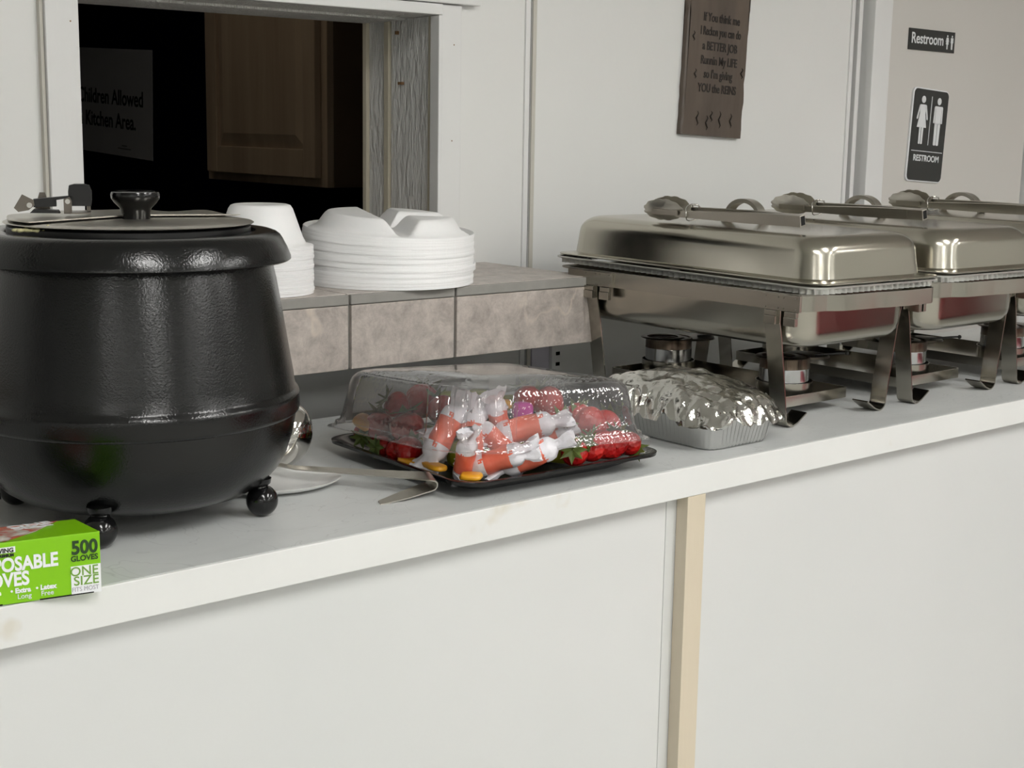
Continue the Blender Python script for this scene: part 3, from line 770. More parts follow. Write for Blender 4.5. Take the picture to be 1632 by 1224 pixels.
# tongs
def make_tongs():
    t = thing('serving_tongs', '', 'tongs', (0, 0, 0))
    L = .325
    # local: x along the tongs (0 = scalloped tip, L = hinge), y across the opening, z up; the tongs lie on their side
    for s in (-1, 1):
        arm = thing('arm', '', ''); del arm['label']; del arm['category']; arm.parent = t
        bm = BM(); pts = []; sec = []
        n_ = 14; rings = []
        for i in range(n_ + 1):
            f = i / n_; x = .075 + (L - .075) * f
            y = s * (.0165 - .0115 * f); hz = .0052 + .0036 * min(1, f * 1.6) ; d = .003 + .0035 * min(1, f * 1.5); th = .0011
            rings.append([Vector((x, y - s * d, .0135 + hz)), Vector((x, y, .0135 + hz)), Vector((x, y, .0135 - hz)), Vector((x, y - s * d, .0135 - hz)),
                          Vector((x, y - s * d, .0135 - hz + th)), Vector((x, y - s * th, .0135 - hz + th)), Vector((x, y - s * th, .0135 + hz - th)), Vector((x, y - s * d, .0135 + hz - th))])
        loft(bm, rings); link('channel', bm, 'steel_b', arm, 40)
        bm = BM(); N1, N2 = 40, 6
        c = Vector((.043, s * .0175, .0165)); rg = []
        for j in range(N2 + 1):
            f = max(.02, j / N2)
            ring = []
            for i in range(N1):
                a = 2 * pi * i / N1
                sc = 1 + (.10 * abs(sin(a * 6)) if j >= N2 - 1 else 0)
                ex = .042; ez = .0185 if a < pi else .0155
                dish = .007 * (f ** 2.2)
                ring.append(c + Vector((cos(a) * ex * f * sc, -s * dish, sin(a) * ez * f * sc)))
            rg.append(ring)
        rg2 = [[p + Vector((0, s * .0011, 0)) for p in r] for r in reversed(rg)]
        loft(bm, rg + rg2, True, True)
        strip(bm, [c + Vector((-.018, s * .0022, 0)), c + Vector((.04, s * .0022, 0))], (0, 0, 1), .009, .0016)
        link('scalloped_head', bm, 'steel_b', arm, 30)
    bm = BM(); box(bm, L - .03, L + .002, -.0068, .0068, .0045, .0225, .0012); link('hinge_cap', bm, 'steel_b', t)
    bm = BM(); box(bm, L + .0021, L + .0026, -.0045, .0045, .0065, .0205); link('hinge_slot', bm, 'hole', t)
    bm = BM(); pts = [Vector((.098 + .003 * sin(k), .0185 * cos(2 * pi * k / 16), .0135 + .0135 * sin(2 * pi * k / 16))) for k in range(17)]
    tube(bm, pts, .0010, 6); tube(bm, [(.098, .0, .026), (.118, -.004, .0275), (.122, -.012, .024)], .0009, 6); o = link('locking_ring', bm, 'chrome', t, 60); o['label'] = 'bright wire locking ring'
    return t
tg0 = make_tongs()
ztop = ZC + .2985
TP = [((1.800, 1.737), (1.800, 1.398)), ((2.145, 1.745), (2.137, 1.405)), ((2.50, 1.735), (2.47, 1.40))]
TL = ['steel scalloped tongs lying on the lid of the first chafing dish', 'steel scalloped tongs lying on the lid of the middle chafing dish', 'steel scalloped tongs on the last chafing dish, cut off by the photo edge']
for k in range(3):
    c = tg0 if k == 0 else copy_tree(tg0)
    a, b_ = TP[k]; d = Vector((b_[0] - a[0], b_[1] - a[1], 0)).normalized()
    c.location = (a[0], a[1], ztop + .0015); c.rotation_euler = (.20, 0, atan2(d.y, d.x))
    c['label'] = TL[k]; c['group'] = 'tongs lying on the chafing dish lids'

# ================================================================== FOIL-COVERED PAN
t = thing('foil_pan', 'small aluminium pan covered with crumpled foil between fruit platter and chafing dish', 'foil pan', (1.585, 1.45, ZC))
bm = BM()
def wavy(hx, hy, r, z, am, per=.0075):
    ring = rrect(hx, hy, r, z, n=6); out = []; s_ = 0
    for i in range(len(ring)):
        a, c = ring[i], ring[(i + 1) % len(ring)]; L_ = (c - a).length; n_ = max(1, int(L_ / .0018))
        for j in range(n_):
            p = a.lerp(c, j / n_); ss = s_ + L_ * j / n_
            d = Vector((p.x / hx, p.y / hy, 0)).normalized(); out.append(p + d * am * sin(2 * pi * ss / per))
        s_ += L_
    return out
base = wavy(.066, .115, .022, 0, 0)
def ringz(f, z, am):
    out = []; s_ = 0
    for i, p in enumerate(base):
        d = Vector((p.x / .066, p.y / .115, 0)).normalized()
        out.append(Vector((p.x, p.y, z)) + d * (f + am * sin(i * .0018 * 2 * pi / .0075)))
    return out
loft(bm, [ringz(-.01, .0, 0), ringz(-.001, .0012, .0), ringz(.0015, .006, .0008), ringz(.010, .042, .0011), ringz(.013, .047, 0), ringz(.017, .047, 0), ringz(.017, .045, 0)], True, False)
link('pan', bm, 'alu', t, 60)
bm = BM()
from mathutils import noise as mnoise
NX, NY = 70, 90; grid = []
for i in range(NX + 1):
    row = []
    for j in range(NY + 1):
        u = i / NX * 2 - 1; v = j / NY * 2 - 1
        x = u * .096; y = v * .150
        e = max(abs(u), abs(v)); 
        # superellipse distance
        s_ = (abs(u) ** 4 + abs(v) ** 4) ** .25
        dome = .052 + .037 * (1 - min(1, s_) ** 2.6) * (1 + .12 * sin(v * 3 + 1))
        if s_ > .86: dome -= (s_ - .86) * .10
        nz = mnoise.noise(Vector((x * 26, y * 26, 1.3))) * .007 + abs(mnoise.noise(Vector((x * 38, y * 38, 4.0)))) * .007 * (.3 + s_) + mnoise.noise(Vector((x * 120, y * 120, 9))) * .0022 * s_
        sc = 1 if s_ <= 1 else 1 / s_ 
        wx = mnoise.noise(Vector((x * 70, y * 70, 7))) * .007 * (s_ > .8)
        if s_ > .9: nz += mnoise.noise(Vector((x * 45, y * 45, 3))) * .014
        row.append(bm.verts.new((x * sc + wx, y * sc + wx, max(.036, dome + nz))))
    grid.append(row)
for i in range(NX):
    for j in range(NY): bm.faces.new((grid[i][j], grid[i + 1][j], grid[i + 1][j + 1], grid[i][j + 1]))
link('foil_cover', bm, 'foil', t, 60)

# ================================================================== FRUIT PLATTER
TC = Vector((1.238, 1.478, ZC)); TZ = radians(-2.3)
t = thing('fruit_platter', 'square black party platter with a clear fluted dome lid', 'platter', TC, rz=TZ)
bm = BM()
def oct_ring(h, r, z, flute=0.0, nf=6, n=48, near=None):
    """rounded square; the corner nearest the room is wide and may carry vertical flutes"""
    out = []
    for k, (sx, sy) in enumerate(((1, 1), (-1, 1), (-1, -1), (1, -1))):
        rc = (near if near else r) if k == 2 else r
        for i in range(n + 1):
            f = i / n; a = (k + f) * pi / 2
            rr_ = rc + (flute * (abs(sin(f * pi * nf)) ** .7 - .6) if flute and k == 2 else 0)
            out.append(Vector((sx * (h - rc) + rr_ * cos(a), sy * (h - rc) + rr_ * sin(a), z)))
    return out
loft(bm, [oct_ring(.120, .03, .0), oct_ring(.126, .035, .001), oct_ring(.146, .03, .012), oct_ring(.150, .032, .014), oct_ring(.155, .034, .0185), oct_ring(.163, .034, .0205), oct_ring(.1635, .034, .0185), oct_ring(.167, .034, .0185), oct_ring(.1675, .034, .0225), oct_ring(.165, .034, .0235), oct_ring(.158, .034, .022),
          oct_ring(.150, .032, .0170), oct_ring(.145, .03, .0150), oct_ring(.126, .035, .004), oct_ring(.120, .03, .003)], True, True)
link('tray', bm, 'black_tray', t, 40)
# the overfilled heap props the near corner of the lid up
lid = thing('lid', '', ''); del lid['label']; del lid['category']; lid.parent = t
AX = Vector((1, -1, 0)).normalized(); PIV = Vector((.155, .155, .0245))
lid.matrix_local = Matrix.Translation((-.006, .005, 0)) @ Matrix.Translation(PIV) @ Matrix.Rotation(radians(-4), 4, AX) @ Matrix.Translation(-PIV)
bm = BM()
rg = [oct_ring(.166, .034, .0245, near=.085), oct_ring(.1655, .034, .0258, near=.085), oct_ring(.1625, .034, .0258, near=.085), oct_ring(.1600, .034, .0250, near=.085), oct_ring(.1590, .034, .028, near=.085), oct_ring(.1580, .034, .0335, near=.085), oct_ring(.1570, .034, .0342, near=.085), oct_ring(.1550, .034, .0342, near=.085), oct_ring(.1540, .034, .036, near=.085)]
for z, h in ((.045, .1515), (.060, .1490), (.075, .1462), (.088, .1440)): rg.append(oct_ring(h, .034, z, .0075, near=.085))
rg += [oct_ring(.1415, .034, .0945, .006, near=.085), oct_ring(.1375, .034, .0995, .004, near=.085), oct_ring(.133, .034, .1020, near=.085), oct_ring(.126, .034, .1020, near=.085), oct_ring(.1235, .034, .1038, near=.085), oct_ring(.09, .04, .1050), oct_ring(.088, .04, .1065), oct_ring(.03, .02, .1068)]
loft(bm, rg, False, True); link('dome', bm, 'clear', lid, 45)

def berry_mesh(h=.036, r=.0165):
    bm = BM(); prof = []
    for i in range(15):
        f = i / 14; prof.append((r * (sin(pi * f ** .72) ** .72) if 0 < f < 1 else 0.0, h * (1 - f)))
    lathe(bm, prof, seg=24)
    return bm
def calyx():
    bm = BM()
    for k in range(8):
        a = 2 * pi * k / 8; d = Vector((cos(a), sin(a), 0)); s = Vector((-sin(a), cos(a), 0)); up = .0035 + .006 * (k % 2)
        p = [Vector((0, 0, .0362)), d * .008 + s * .0042 + Vector((0, 0, .0372)), d * .019 + s * .001 + Vector((0, 0, .0335 + up)), d * .008 - s * .0042 + Vector((0, 0, .0372))]
        lo = [q_ - Vector((0, 0, .0006)) for q_ in p]
        loft(bm, [lo, p])
    tube(bm, [(0, 0, .0365), (.001, 0, .042), (.004, 0, .0475)], .0011, 6)
    return bm
bt = thing('strawberry', '', 'strawberry', (0, 0, 0))
link('fruit', berry_mesh(), 'berry', bt, 60); link('leaf_crown', calyx(), 'leaf', bt)
VR = Vector((cos(radians(40)), -sin(radians(40)), 0)); VB = Vector((sin(radians(40)), cos(radians(40)), 0))
def vdir(r, b_, u): return (VR * r + VB * b_ + Vector((0, 0, u))).normalized()
TM = Matrix.Translation(TC) @ Matrix.Rotation(TZ, 4, 'Z')
B = [  # x, y, z above counter (platter local), crown direction (right, away, up), scale, label
 (-.128, .118, .034, (-.2, -.9, -.2), .95, 'small strawberry at the far left corner of the platter beside mango'),
 (-.120, .096, .042, (.1, .5, .85), 1.25, 'plump strawberry standing on its tip left of the others'),
 (-.118, .030, .050, (-.2, .2, .9), 1.40, 'big glossy strawberry between the left one and the orange sweets'),
 (-.118, .052, .080, (-.8, -.1, .5), 1.10, 'strawberry with leafy crown high on the left heap'),
 (-.080, .055, .080, (.3, .9, .35), 1.45, 'pale pink strawberry standing tallest on the left heap'),
 (-.135, .062, .026, (-.6, -.75, .1), .90, 'small orange-red strawberry low at the left rim, crown outwards'),
 (-.140, .030, .026, (.7, -.6, .3), .85, 'small strawberry low at the left rim, crown towards the sweets'),
 (-.138, .000, .030, (.2, .8, .4), 1.15, 'dark red strawberry at the rim just left of the first sweet'),
 (-.068, .020, .072, (-.5, .7, .5), 1.25, 'shaded strawberry behind the leftmost sweet under the lid'),
 (.036, -.030, .086, (-.3, .2, .9), 1.10, 'strawberry at the top of the right heap under droplets'),
 (.060, -.048, .080, (-.6, .3, .6), 1.35, 'dark strawberry high on the right heap beside the magenta piece'),
 (.030, -.090, .058, (.6, -.4, .6), 1.15, 'strawberry halfway down the right heap with leaves on its right'),
 (.085, -.078, .066, (.1, .9, .3), 1.00, 'bright orange-red strawberry standing alone near the right wall of the lid'),
 (.036, -.130, .030, (-.2, -.85, .45), 1.10, 'leafy strawberry at the front edge right of the sweets'),
 (.064, -.134, .032, (-.5, -.6, .55), 1.10, 'strawberry with a big green crown at the front right edge'),
 (.084, -.132, .034, (-.75, .1, .6), 1.20, 'plump strawberry on the front rim, third from the right corner'),
 (.104, -.134, .034, (.1, .5, .8), 1.1, 'strawberry on the front rim next to the rightmost one'),
 (.128, -.132, .034, (.6, .5, -.6), 1.0, 'rightmost strawberry at the platter rim'),
 (.092, -.098, .056, (-.7, .5, .4), 1.40, 'large pinkish strawberry behind the front right row'),
 (.118, -.095, .050, (.4, .8, .3), 1.30, 'pinkish strawberry behind the rightmost one under the lid'),
]
for k, (x, y, z, cd, sc, lab) in enumerate(B):
    o = bt if k == 0 else copy_tree(bt)
    q = vdir(*cd).to_track_quat('Z', 'Y'); o.rotation_euler = q.to_euler(); o.scale = (sc,) * 3
    o.location = TM @ Vector((x, y, z)) - q @ Vector((0, 0, .018 * sc))
    o['label'] = lab; o['group'] = 'strawberries on the fruit platter'

def candy_tree():
    t = thing('wrapped_sweet', '', 'wrapped sweet', (0, 0, 0))
    bm = BM(); n_ = 12; L = .050; rings = []
    for i in range(n_ + 1):
        f = i / n_; x = (f - .5) * L
        rings.append([Vector((x, (.0165 + .0008 * sin(f * 9)) * cos(2 * pi * k / 24), (.0150 + .0012 * sin(f * 7 + k)) * sin(2 * pi * k / 24))) for k in range(24)])
    loft(bm, rings); link('orange_band', bm, 'candy', t, 50)
    bm = BM()
    for s in (-1, 1):
        rings = []
        for i, (dx, ry, rz_) in enumerate(((-.007, .0172, .0158), (.0, .0174, .0157), (.006, .0168, .0140), (.012, .0135, .0065), (.018, .0165, .0050), (.026, .0215, .0065), (.034, .0240, .0075))):
            x = s * (L / 2 + dx)
            rings.append([Vector((x + (.003 * sin(k * 2.1) if i > 4 else 0), ry * cos(2 * pi * k / 26), rz_ * sin(2 * pi * k / 26) * (1 + (.35 * sin(k * 1.7) if i > 3 else 0)))) for k in range(26)])
        loft(bm, rings, False, True)
    link('paper_twist', bm, 'wrapw', t, 50)
    return t
cd0 = candy_tree()
# x, y, z, axis direction (right, away, up), roll, scale, label
CD = [
 (-.116, -.050, .062, (.45, .35, .80), .3, 1.00, 'orange wrapped sweet leaning steeply at the left of the sweets'),
 (-.092, -.078, .056, (.05, .45, .85), 1.2, .95, 'orange wrapped sweet standing upright, second from the left'),
 (-.085, -.045, .074, (.80, .30, .35), .2, .95, 'wrapped sweet showing a wide white paper twist over the upright one'),
 (-.062, -.090, .050, (-.70, .1, .60), .9, .85, 'orange wrapped sweet in the middle with a crumpled white end'),
 (-.022, -.096, .064, (.93, .1, .22), .2, 1.05, 'fat orange wrapped sweet on top at the right of the heap'),
 (-.042, -.066, .076, (-.15, -.55, .80), .6, .80, 'wrapped sweet with a tall white twist towards the viewer at the heap top'),
 (-.046, -.138, .038, (.88, -.05, .42), .1, 1.00, 'long orange wrapped sweet lying in front on the platter rim'),
 (-.085, -.122, .036, (.86, -.1, .30), .7, .92, 'wrapped sweet showing mostly white paper, low in front'),
 (.008, -.106, .048, (.92, .1, .35), .1, .72, 'small orange wrapped sweet poking out at the right of the heap'),
 (-.120, -.100, .036, (.1, -.35, .80), .3, .80, 'orange wrapped sweet standing at the near corner above a white twist'),
]
for k, (x, y, z, ad, roll, sc, lab) in enumerate(CD):
    o = cd0 if k == 0 else copy_tree(cd0)
    q = vdir(*ad).to_track_quat('X', 'Z')
    from mathutils import Quaternion
    q = q @ Quaternion((1, 0, 0), roll)
    o.location = TM @ Vector((x, y, z)); o.rotation_euler = q.to_euler(); o.scale = (sc,) * 3
    o['label'] = lab; o['group'] = 'orange wrapped sweets on the fruit platter'

def chunk(name, mt, c, s, label, cat, rz=0, seed=1, group=None, rx=0):
    bm = BM(); uvball(bm, (0, 0, 0), 1, seg=18, rings=12)
    for v in bm.verts:
        q = v.co; e = .55
        v.co = Vector((math.copysign(abs(q.x) ** e, q.x) * s[0], math.copysign(abs(q.y) ** e, q.y) * s[1], math.copysign(abs(q.z) ** e, q.z) * s[2])) * (1 + .08 * mnoise.noise(q * 2 + Vector((seed, 0, 0))))
    o = link(name, bm, mt, None, 60); o.location = TM @ Vector(c); o.rotation_euler = (rx, 0, rz); tag(o, label, cat, group); return o
G1 = 'mango slices on the fruit platter'
chunk('mango_slice', 'mango', (-.134, .110, .050), (.017, .014, .008), 'yellow mango slice on top at the left end of the platter', 'mango', .5, 1, G1, .4)
chunk('mango_slice', 'mango', (-.146, -.022, .022), (.010, .024, .0035), 'thin mango slice along the near left rim of the platter', 'mango', .1, 2, G1)
chunk('mango_slice', 'mango', (-.142, -.064, .024), (.010, .022, .004), 'mango slice under the leftmost wrapped sweet', 'mango', -.1, 3, G1)
chunk('mango_slice', 'mango', (-.064, -.022, .084), (.014, .012, .009), 'yellow mango piece peeking out behind the sweets', 'mango', .3, 4, G1)
chunk('mango_slice', 'mango', (.000, -.010, .080), (.020, .012, .007), 'mango slice behind the tall white twist', 'mango', -.8, 5, G1)
chunk('mango_slice', 'mango', (-.128, -.124, .021), (.014, .014, .004), 'mango slice at the near corner under the sweets', 'mango', .7, 15, G1)
G2 = 'green melon pieces on the fruit platter'
chunk('melon_piece', 'grape', (-.048, .030, .082), (.020, .013, .014), 'green melon piece behind the sweets on the left', 'melon', -.7, 6, G2)
chunk('melon_piece', 'grape', (-.012, .012, .084), (.018, .013, .014), 'green melon piece in the middle behind the sweets', 'melon', -.7, 7, G2)
chunk('melon_piece', 'grape', (.024, .000, .078), (.018, .012, .010), 'green melon piece beside the right strawberry heap', 'melon', -.6, 8, G2)
chunk('dragon_fruit_piece', 'magenta', (.012, -.050, .076), (.014, .011, .012), 'magenta fruit piece beside the fat wrapped sweet', 'fruit piece', -.6, 9)
BED = ((-.085, .055, .030, 'green melon chunk under the left strawberries'), (-.03, .03, .034, 'green melon chunk at the bottom centre back'), (.045, -.035, .034, 'green melon chunk under the right strawberries'),
       (-.075, -.05, .030, 'green melon chunk hidden beneath the left sweets'), (-.02, -.06, .034, 'green melon chunk beneath the middle sweets'), (.05, -.09, .026, 'green melon chunk beneath the right front strawberries'))
for k, (x, y, z, lab) in enumerate(BED):
    chunk('melon_piece', 'grape', (x, y, z), (.028, .026, z - .010), lab, 'melon', k, 10 + k, G2)

# ================================================================== LADLE AND ITS DISH
t = thing('spoon_rest', 'white oval dish under the ladle beside the kettle', 'dish', (.925, 1.530, ZC), rz=radians(-20))
bm = BM()
rg = []
for (r, z) in ((.02, .0), (.045, .0), (.060, .0035), (.074, .0085), (.078, .0098), (.0785, .0088), (.075, .0072), (.06, .0018), (.0, .0016)):
    pass
for (r, z) in ((.03, 0), (.052, .0), (.070, .005), (.0785, .0095), (.0795, .0105), (.0775, .0108), (.068, .0068), (.052, .002), (.002, .002)):
    rg.append([Vector((r * 1.08 * cos(2 * pi * i / 56), r * .8 * sin(2 * pi * i / 56), z)) for i in range(56)])
loft(bm, rg, True, True); link('dish', bm, 'china', t, 50)
t = thing('soup_ladle', 'polished steel ladle with hooked handle lying beside the kettle', 'ladle', (.985, 1.575, ZC + .012))
Lb = Vector((0, 0, 0))
bm = BM()
# bowl stands on its side: opening faces the kettle
T = Matrix.Translation((-.001, .020, .036)) @ Matrix.Rotation(radians(-72), 4, Vector((.55, .83, 0))) @ Matrix.Identity(4)
R_ = .043
prof = [(R_ * sin(radians(a)), -R_ * cos(radians(a)) * .8) for a in range(0, 91, 9)]
prof2 = [(r * .965, z * .965) for r, z in reversed(prof)]
lathe(bm, prof + [(R_ * 1.03, .0005)] + prof2, seg=48, T=T); link('bowl', bm, 'chrome', t, 50)
bm = BM()
p0 = Vector((.965, 1.545, ZC + .016)); p1 = Vector((1.058, 1.382, ZC + .023)) 
d = (p1 - p0).normalized()
pts = [Vector((.945, 1.585, ZC + .019)), p0, p0.lerp(p1, .4), p0.lerp(p1, .8), p1 - d * .006]
hook_c = p1 + Vector((-.004, 0, -.006))
pts += [p1 + Vector((.003, -.001, -.0008)), p1 + Vector((.0058, -.001, -.0035)), p1 + Vector((.0058, -.001, -.0080)), p1 + Vector((.002, -.001, -.0115)), p1 + Vector((-.004, 0, -.0130)), Vector((1.02, 1.382, ZC + .0055)), Vector((.983, 1.383, ZC + .001))]
org = Vector((.985, 1.575, ZC + .012))
strip(bm, [p - org for p in pts], (.30, .93, .22), .011, .0018, ws=[.010, .011, .015, .020, .024, .025, .025, .025, .025, .024, .020, .010])
link('handle', bm, 'steel_b', t, 50)

# ================================================================== GLOVE BOX
ga = radians(-10.7)
t = thing('glove_box', 'green cardboard box of disposable gloves on the counter edge', 'glove box', (.578, 1.2745, ZC + .0005), rz=ga)
BW, BD, BH = .27, .10, .0600
bm = BM(); vs = box(bm, -BW, 0, 0, BD, 0, BH, .0008)
for v in bm.verts:
    if v.co.y > .05 and v.co.z > .03: v.co.z -= .0125
link('carton', bm, 'green', t)
# printed top: photo of food in a bowl
m = mottled('box_photo_print', [(0.34, '#e9e4dc'), (0.46, '#b9b0a4'), (0.52, '#b5463a'), (0.58, '#d98a62'), (0.66, '#8f3346'), (0.74, '#d9d5cf')], 16, 0.35, dist=1.2); M['photo'] = m
bm = BM(); SL = -.0125 / .1
vs = [Vector((x_, y_, BH + .0004 + SL * y_)) for x_, y_ in ((-BW + .001, .008), (-.085, .006), (-.050, .045), (-.018, .098), (-BW + .001, .098))]
loft(bm, [vs, [v + Vector((0, 0, .0003)) for v in vs]]); link('picture_print', bm, 'photo', t)
T = frame_T((-.003, .03, BH + .0006), (-1, 0, 0), (0, -1, 0))
text('lettering', 'ONE\nSIZE', .021, 'signw', frame_T((-.066, .066, BH + .0009 + SL * .066), (1, .15, SL * .15), (-.15, 1, SL)), t, .0006, .0001, 'LEFT', 1.0, 1, .75)
FR = lambda x, z: frame_T((x, -.0006, z), (1, 0, 0), (0, 0, 1))
text('lettering', '500', .0185, 'txt_dark', FR(-.0025, .0405), t, .0006, .0002, 'RIGHT', .9)
text('lettering', 'GLOVES', .0075, 'txt_dark', FR(-.0025, .0335), t, .0002, .0002, 'RIGHT', .95)
bm = BM(); box(bm, -.0285, -.0003, -.0006, -.0001, .0002, .0285); o = link('size_label', bm, 'signw', t)
text('lettering', 'ONE', .0128, 'txt_green', FR(-.0025, .0190).copy(), t, .0001, .0004, 'RIGHT', 1.0)
text('lettering', 'SIZE', .0128, 'txt_green', FR(-.0022, .0095), t, .0001, .0004, 'RIGHT', 1.02)
text('lettering', 'FITS MOST', .0062, 'txt_grey', FR(-.0025, .0035), t, .0, .0004, 'RIGHT', .88)
text('lettering', 'DISPOSABLE', .0185, 'signw', FR(-.040, .0322), t, .0006, .0002, 'RIGHT', .80)
text('lettering', 'GLOVES', .0185, 'signw', FR(-.0670, .0176), t, .0006, .0002, 'RIGHT', .82)
text('lettering', '\u2022 Extra', .0066, 'signw', FR(-.0845, .0102), t, .0003, .0002, 'LEFT', 1.0)
text('lettering', '\u2022 Latex', .0066, 'signw', FR(-.0615, .0102), t, .0003, .0002, 'LEFT', 1.0)
text('lettering', 'Long', .0066, 'signw', FR(-.0785, .0042), t, 0, .0002, 'LEFT', 1.0)
text('lettering', 'Free', .0066, 'signw', FR(-.0570, .0042), t, 0, .0002, 'LEFT', 1.0)
text('lettering', '\u2022 Size', .0066, 'signw', FR(-.1075, .0102), t, .0003, .0002, 'LEFT', 1.0)
text('lettering', 'Fit', .0066, 'signw', FR(-.103, .0042), t, 0, .0002, 'LEFT', 1.0)
bm = BM(); box(bm, -.110, -.0785, -.0006, -.0001, .0500, .0556); link('brand_patch', bm, 'signw', t)
text('lettering', 'LIVING', .0058, 'paper_b', FR(-.0800, .0506), t, .0002, .0004, 'RIGHT', 1.0)
text('lettering', 'PREMIUM', .0036, 'paper_b', FR(-.0800, .0464), t, .0002, .0003, 'RIGHT', 1.0)
bm = BM(); box(bm, -.058, -.0075, -.0007, .0, .0, .0012); box(bm, -.25, -.092, -.0007, .0, .0, .0012); link('bottom_slit', bm, 'hole', t)
bm = BM(); vs = [Vector((-.11, .062, BH + .0008)), Vector((-.25, .045, BH + .0008)), Vector((-.25, .09, BH + .018)), Vector((-.16, .085, BH + .012))]
loft(bm, [vs, [v + Vector((0, 0, .0006)) for v in vs]]); link('open_flap', bm, 'paper', t)

# ================================================================== WALL PLAQUE
t = thing('wall_plaque', 'dark rustic wooden plaque with burnt lettering on the wall', 'plaque', (2.245, YW - .0005, 1.489), rot=(0, radians(2.6), 0))
PWd, PHt = .190, .50
bm = BM(); N = 26
lft = [Vector((.0 + .0035 * mnoise.noise(Vector((0, k * .9, 2))), 0, PHt * k / N)) for k in range(N + 1)]
rgt_ = [Vector((PWd + .0045 * mnoise.noise(Vector((5, k * .9, 2))), 0, PHt * k / N)) for k in range(N + 1)]
for k in range(N):
    for (ya, yb, ins) in ((-.013, 0, 0),):
        a0, a1, b0, b1 = lft[k], lft[k + 1], rgt_[k], rgt_[k + 1]
outl = lft + list(reversed(rgt_))
loft(bm, [[p.copy() for p in outl], [p + Vector((0, -.010, 0)) for p in outl], [p + Vector((.004 if p.x < .1 else -.004, -.013, 0)) for p in outl]])
bmesh.ops.triangulate(bm, faces=[f for f in bm.faces if len(f.verts) > 4]); link('board', bm, 'plaque', t)
lines = ['If You think me', 'I Reckon you can do', 'a BETTER JOB', "Runnin My LIFE", "so I'm giving", 'YOU the REINS']
zl = [.234, .206, .176, .147, .119, .090]
for s_, z in zip(lines, zl):
    text('lettering', s_, .0245, 'plaque_d', frame_T((PWd * .53, -.0135, z), (1, 0, 0), (0, 0, 1)), t, .0005, .0004, 'CENTER', .62 if len(s_) > 16 else .74)
for (x, z, h_) in ((.045, .02, .03), (.075, .012, .03), (.088, .03, .022), (.115, .018, .035), (.15, .02, .03), (.03, .115, .02), (.175, .125, .022), (.018, .19, .02)):
    pts = [Vector((x + .003 * sin(q * 1.6), -.0136, z + h_ * q / 6)) for q in range(7)]
    bm = BM(); tube(bm, pts, .001, 6, rs=[.0004, .0012, .0018, .002, .0016, .001, .0004]); link('carved_gouge', bm, 'plaque_d', t)

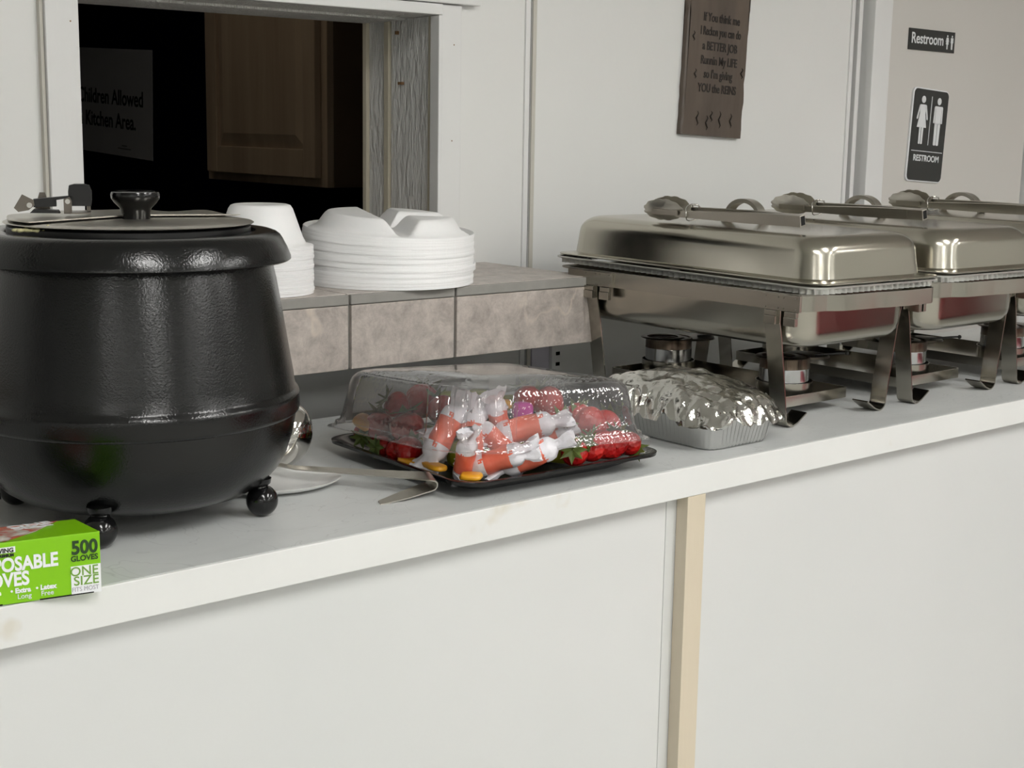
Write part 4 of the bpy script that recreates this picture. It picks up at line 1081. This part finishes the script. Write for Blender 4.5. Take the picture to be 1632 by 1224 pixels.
# ================================================================== RESTROOM SIGNS
def figure(bm, cx, z0, h, woman, y=-.0006, th=.0006):
    def poly(pts):
        a = [Vector((cx + p[0] * h, y, z0 + p[1] * h)) for p in pts]
        f0 = [v - Vector((0, th, 0)) for v in a]
        loft(bm, [a, f0])
    poly([(.072 * cos(2 * pi * k / 20), .925 + .075 * sin(2 * pi * k / 20)) for k in range(20)])
    if woman:
        poly([(-.10, .82), (.10, .82), (.12, .80), (.10, .62), (.17, .34), (-.17, .34), (-.10, .62), (-.12, .80)])
        poly([(-.125, .81), (-.10, .77), (-.155, .52), (-.19, .50), (-.205, .53)]); poly([(.125, .81), (.10, .77), (.155, .52), (.19, .50), (.205, .53)])
        poly([(-.075, .345), (-.012, .345), (-.012, .0), (-.035, -.01), (-.07, .0)]); poly([(.075, .345), (.012, .345), (.012, .0), (.035, -.01), (.07, .0)])
    else:
        poly([(-.13, .82), (.13, .82), (.15, .80), (.105, .75), (.105, .44), (-.105, .44), (-.105, .75), (-.15, .80)])
        poly([(-.155, .80), (-.118, .76), (-.118, .47), (-.14, .455), (-.165, .47)]); poly([(.155, .80), (.118, .76), (.118, .47), (.14, .455), (.165, .47)])
        poly([(-.105, .45), (-.010, .45), (-.010, .0), (-.05, -.01), (-.095, .0)]); poly([(.105, .45), (.010, .45), (.010, .0), (.05, -.01), (.095, .0)])
YD = YW - .0085
t = thing('restroom_sign', 'small black rectangular Restroom sign, upper of the two', 'sign', (3.03, YD, 1.696), rot=(0, radians(.5), 0), group='restroom signs on the hall door')
bm = BM(); box(bm, 0, .193, -.003, 0, 0, .050, .0005); link('plate', bm, 'signb', t)
text('lettering', 'Restroom', .036, 'signw', frame_T((.008, -.0032, .016), (1, 0, 0), (0, 0, 1)), t, .0005, .0003, 'LEFT', .93)
for cx_, wm in ((.160, True), (.180, False)):
    bm = BM(); figure(bm, cx_, .008, .034, wm, -.0031, .0004); link('woman_pictogram' if wm else 'man_pictogram', bm, 'signw', t)
t = thing('restroom_sign', 'tall black restroom sign with woman and man pictograms, lower of the two', 'sign', (3.048, YD, 1.384), rot=(0, radians(3.4), 0), group='restroom signs on the hall door')
bm = BM(); SW, SH = .152, .226
def srr(hx, hz, r, y): return [Vector((SW / 2 + p.x, y, SH / 2 + p.y)) for p in rrect(hx, hz, r, 0)]
loft(bm, [srr(SW / 2, SH / 2, .014, 0), srr(SW / 2, SH / 2, .014, -.004), srr(SW / 2 - .002, SH / 2 - .002, .013, -.005)]); o = link('backing', bm, 'signw', t, 30)
bm = BM(); loft(bm, [srr(SW / 2 - .003, SH / 2 - .003, .012, -.0051), srr(SW / 2 - .003, SH / 2 - .003, .012, -.0058)]); link('face', bm, 'signb', t)
for cx_, wm in ((.043, True), (.110, False)):
    bm = BM(); figure(bm, cx_, .092, .115, wm, -.0059, .0008); link('woman_pictogram' if wm else 'man_pictogram', bm, 'signw', t)
bm = BM(); box(bm, .0765, .0785, -.0067, -.0059, .090, .208); link('divider_line', bm, 'signw', t)
bm = BM(); box(bm, .010, .142, -.0067, -.0059, .0735, .0752); link('divider_line', bm, 'signw', t)
text('lettering', 'RESTROOM', .0212, 'signw', frame_T((.076, -.0062, .0505), (1, 0, 0), (0, 0, 1)), t, .0004, .0004, 'CENTER', 1.0)
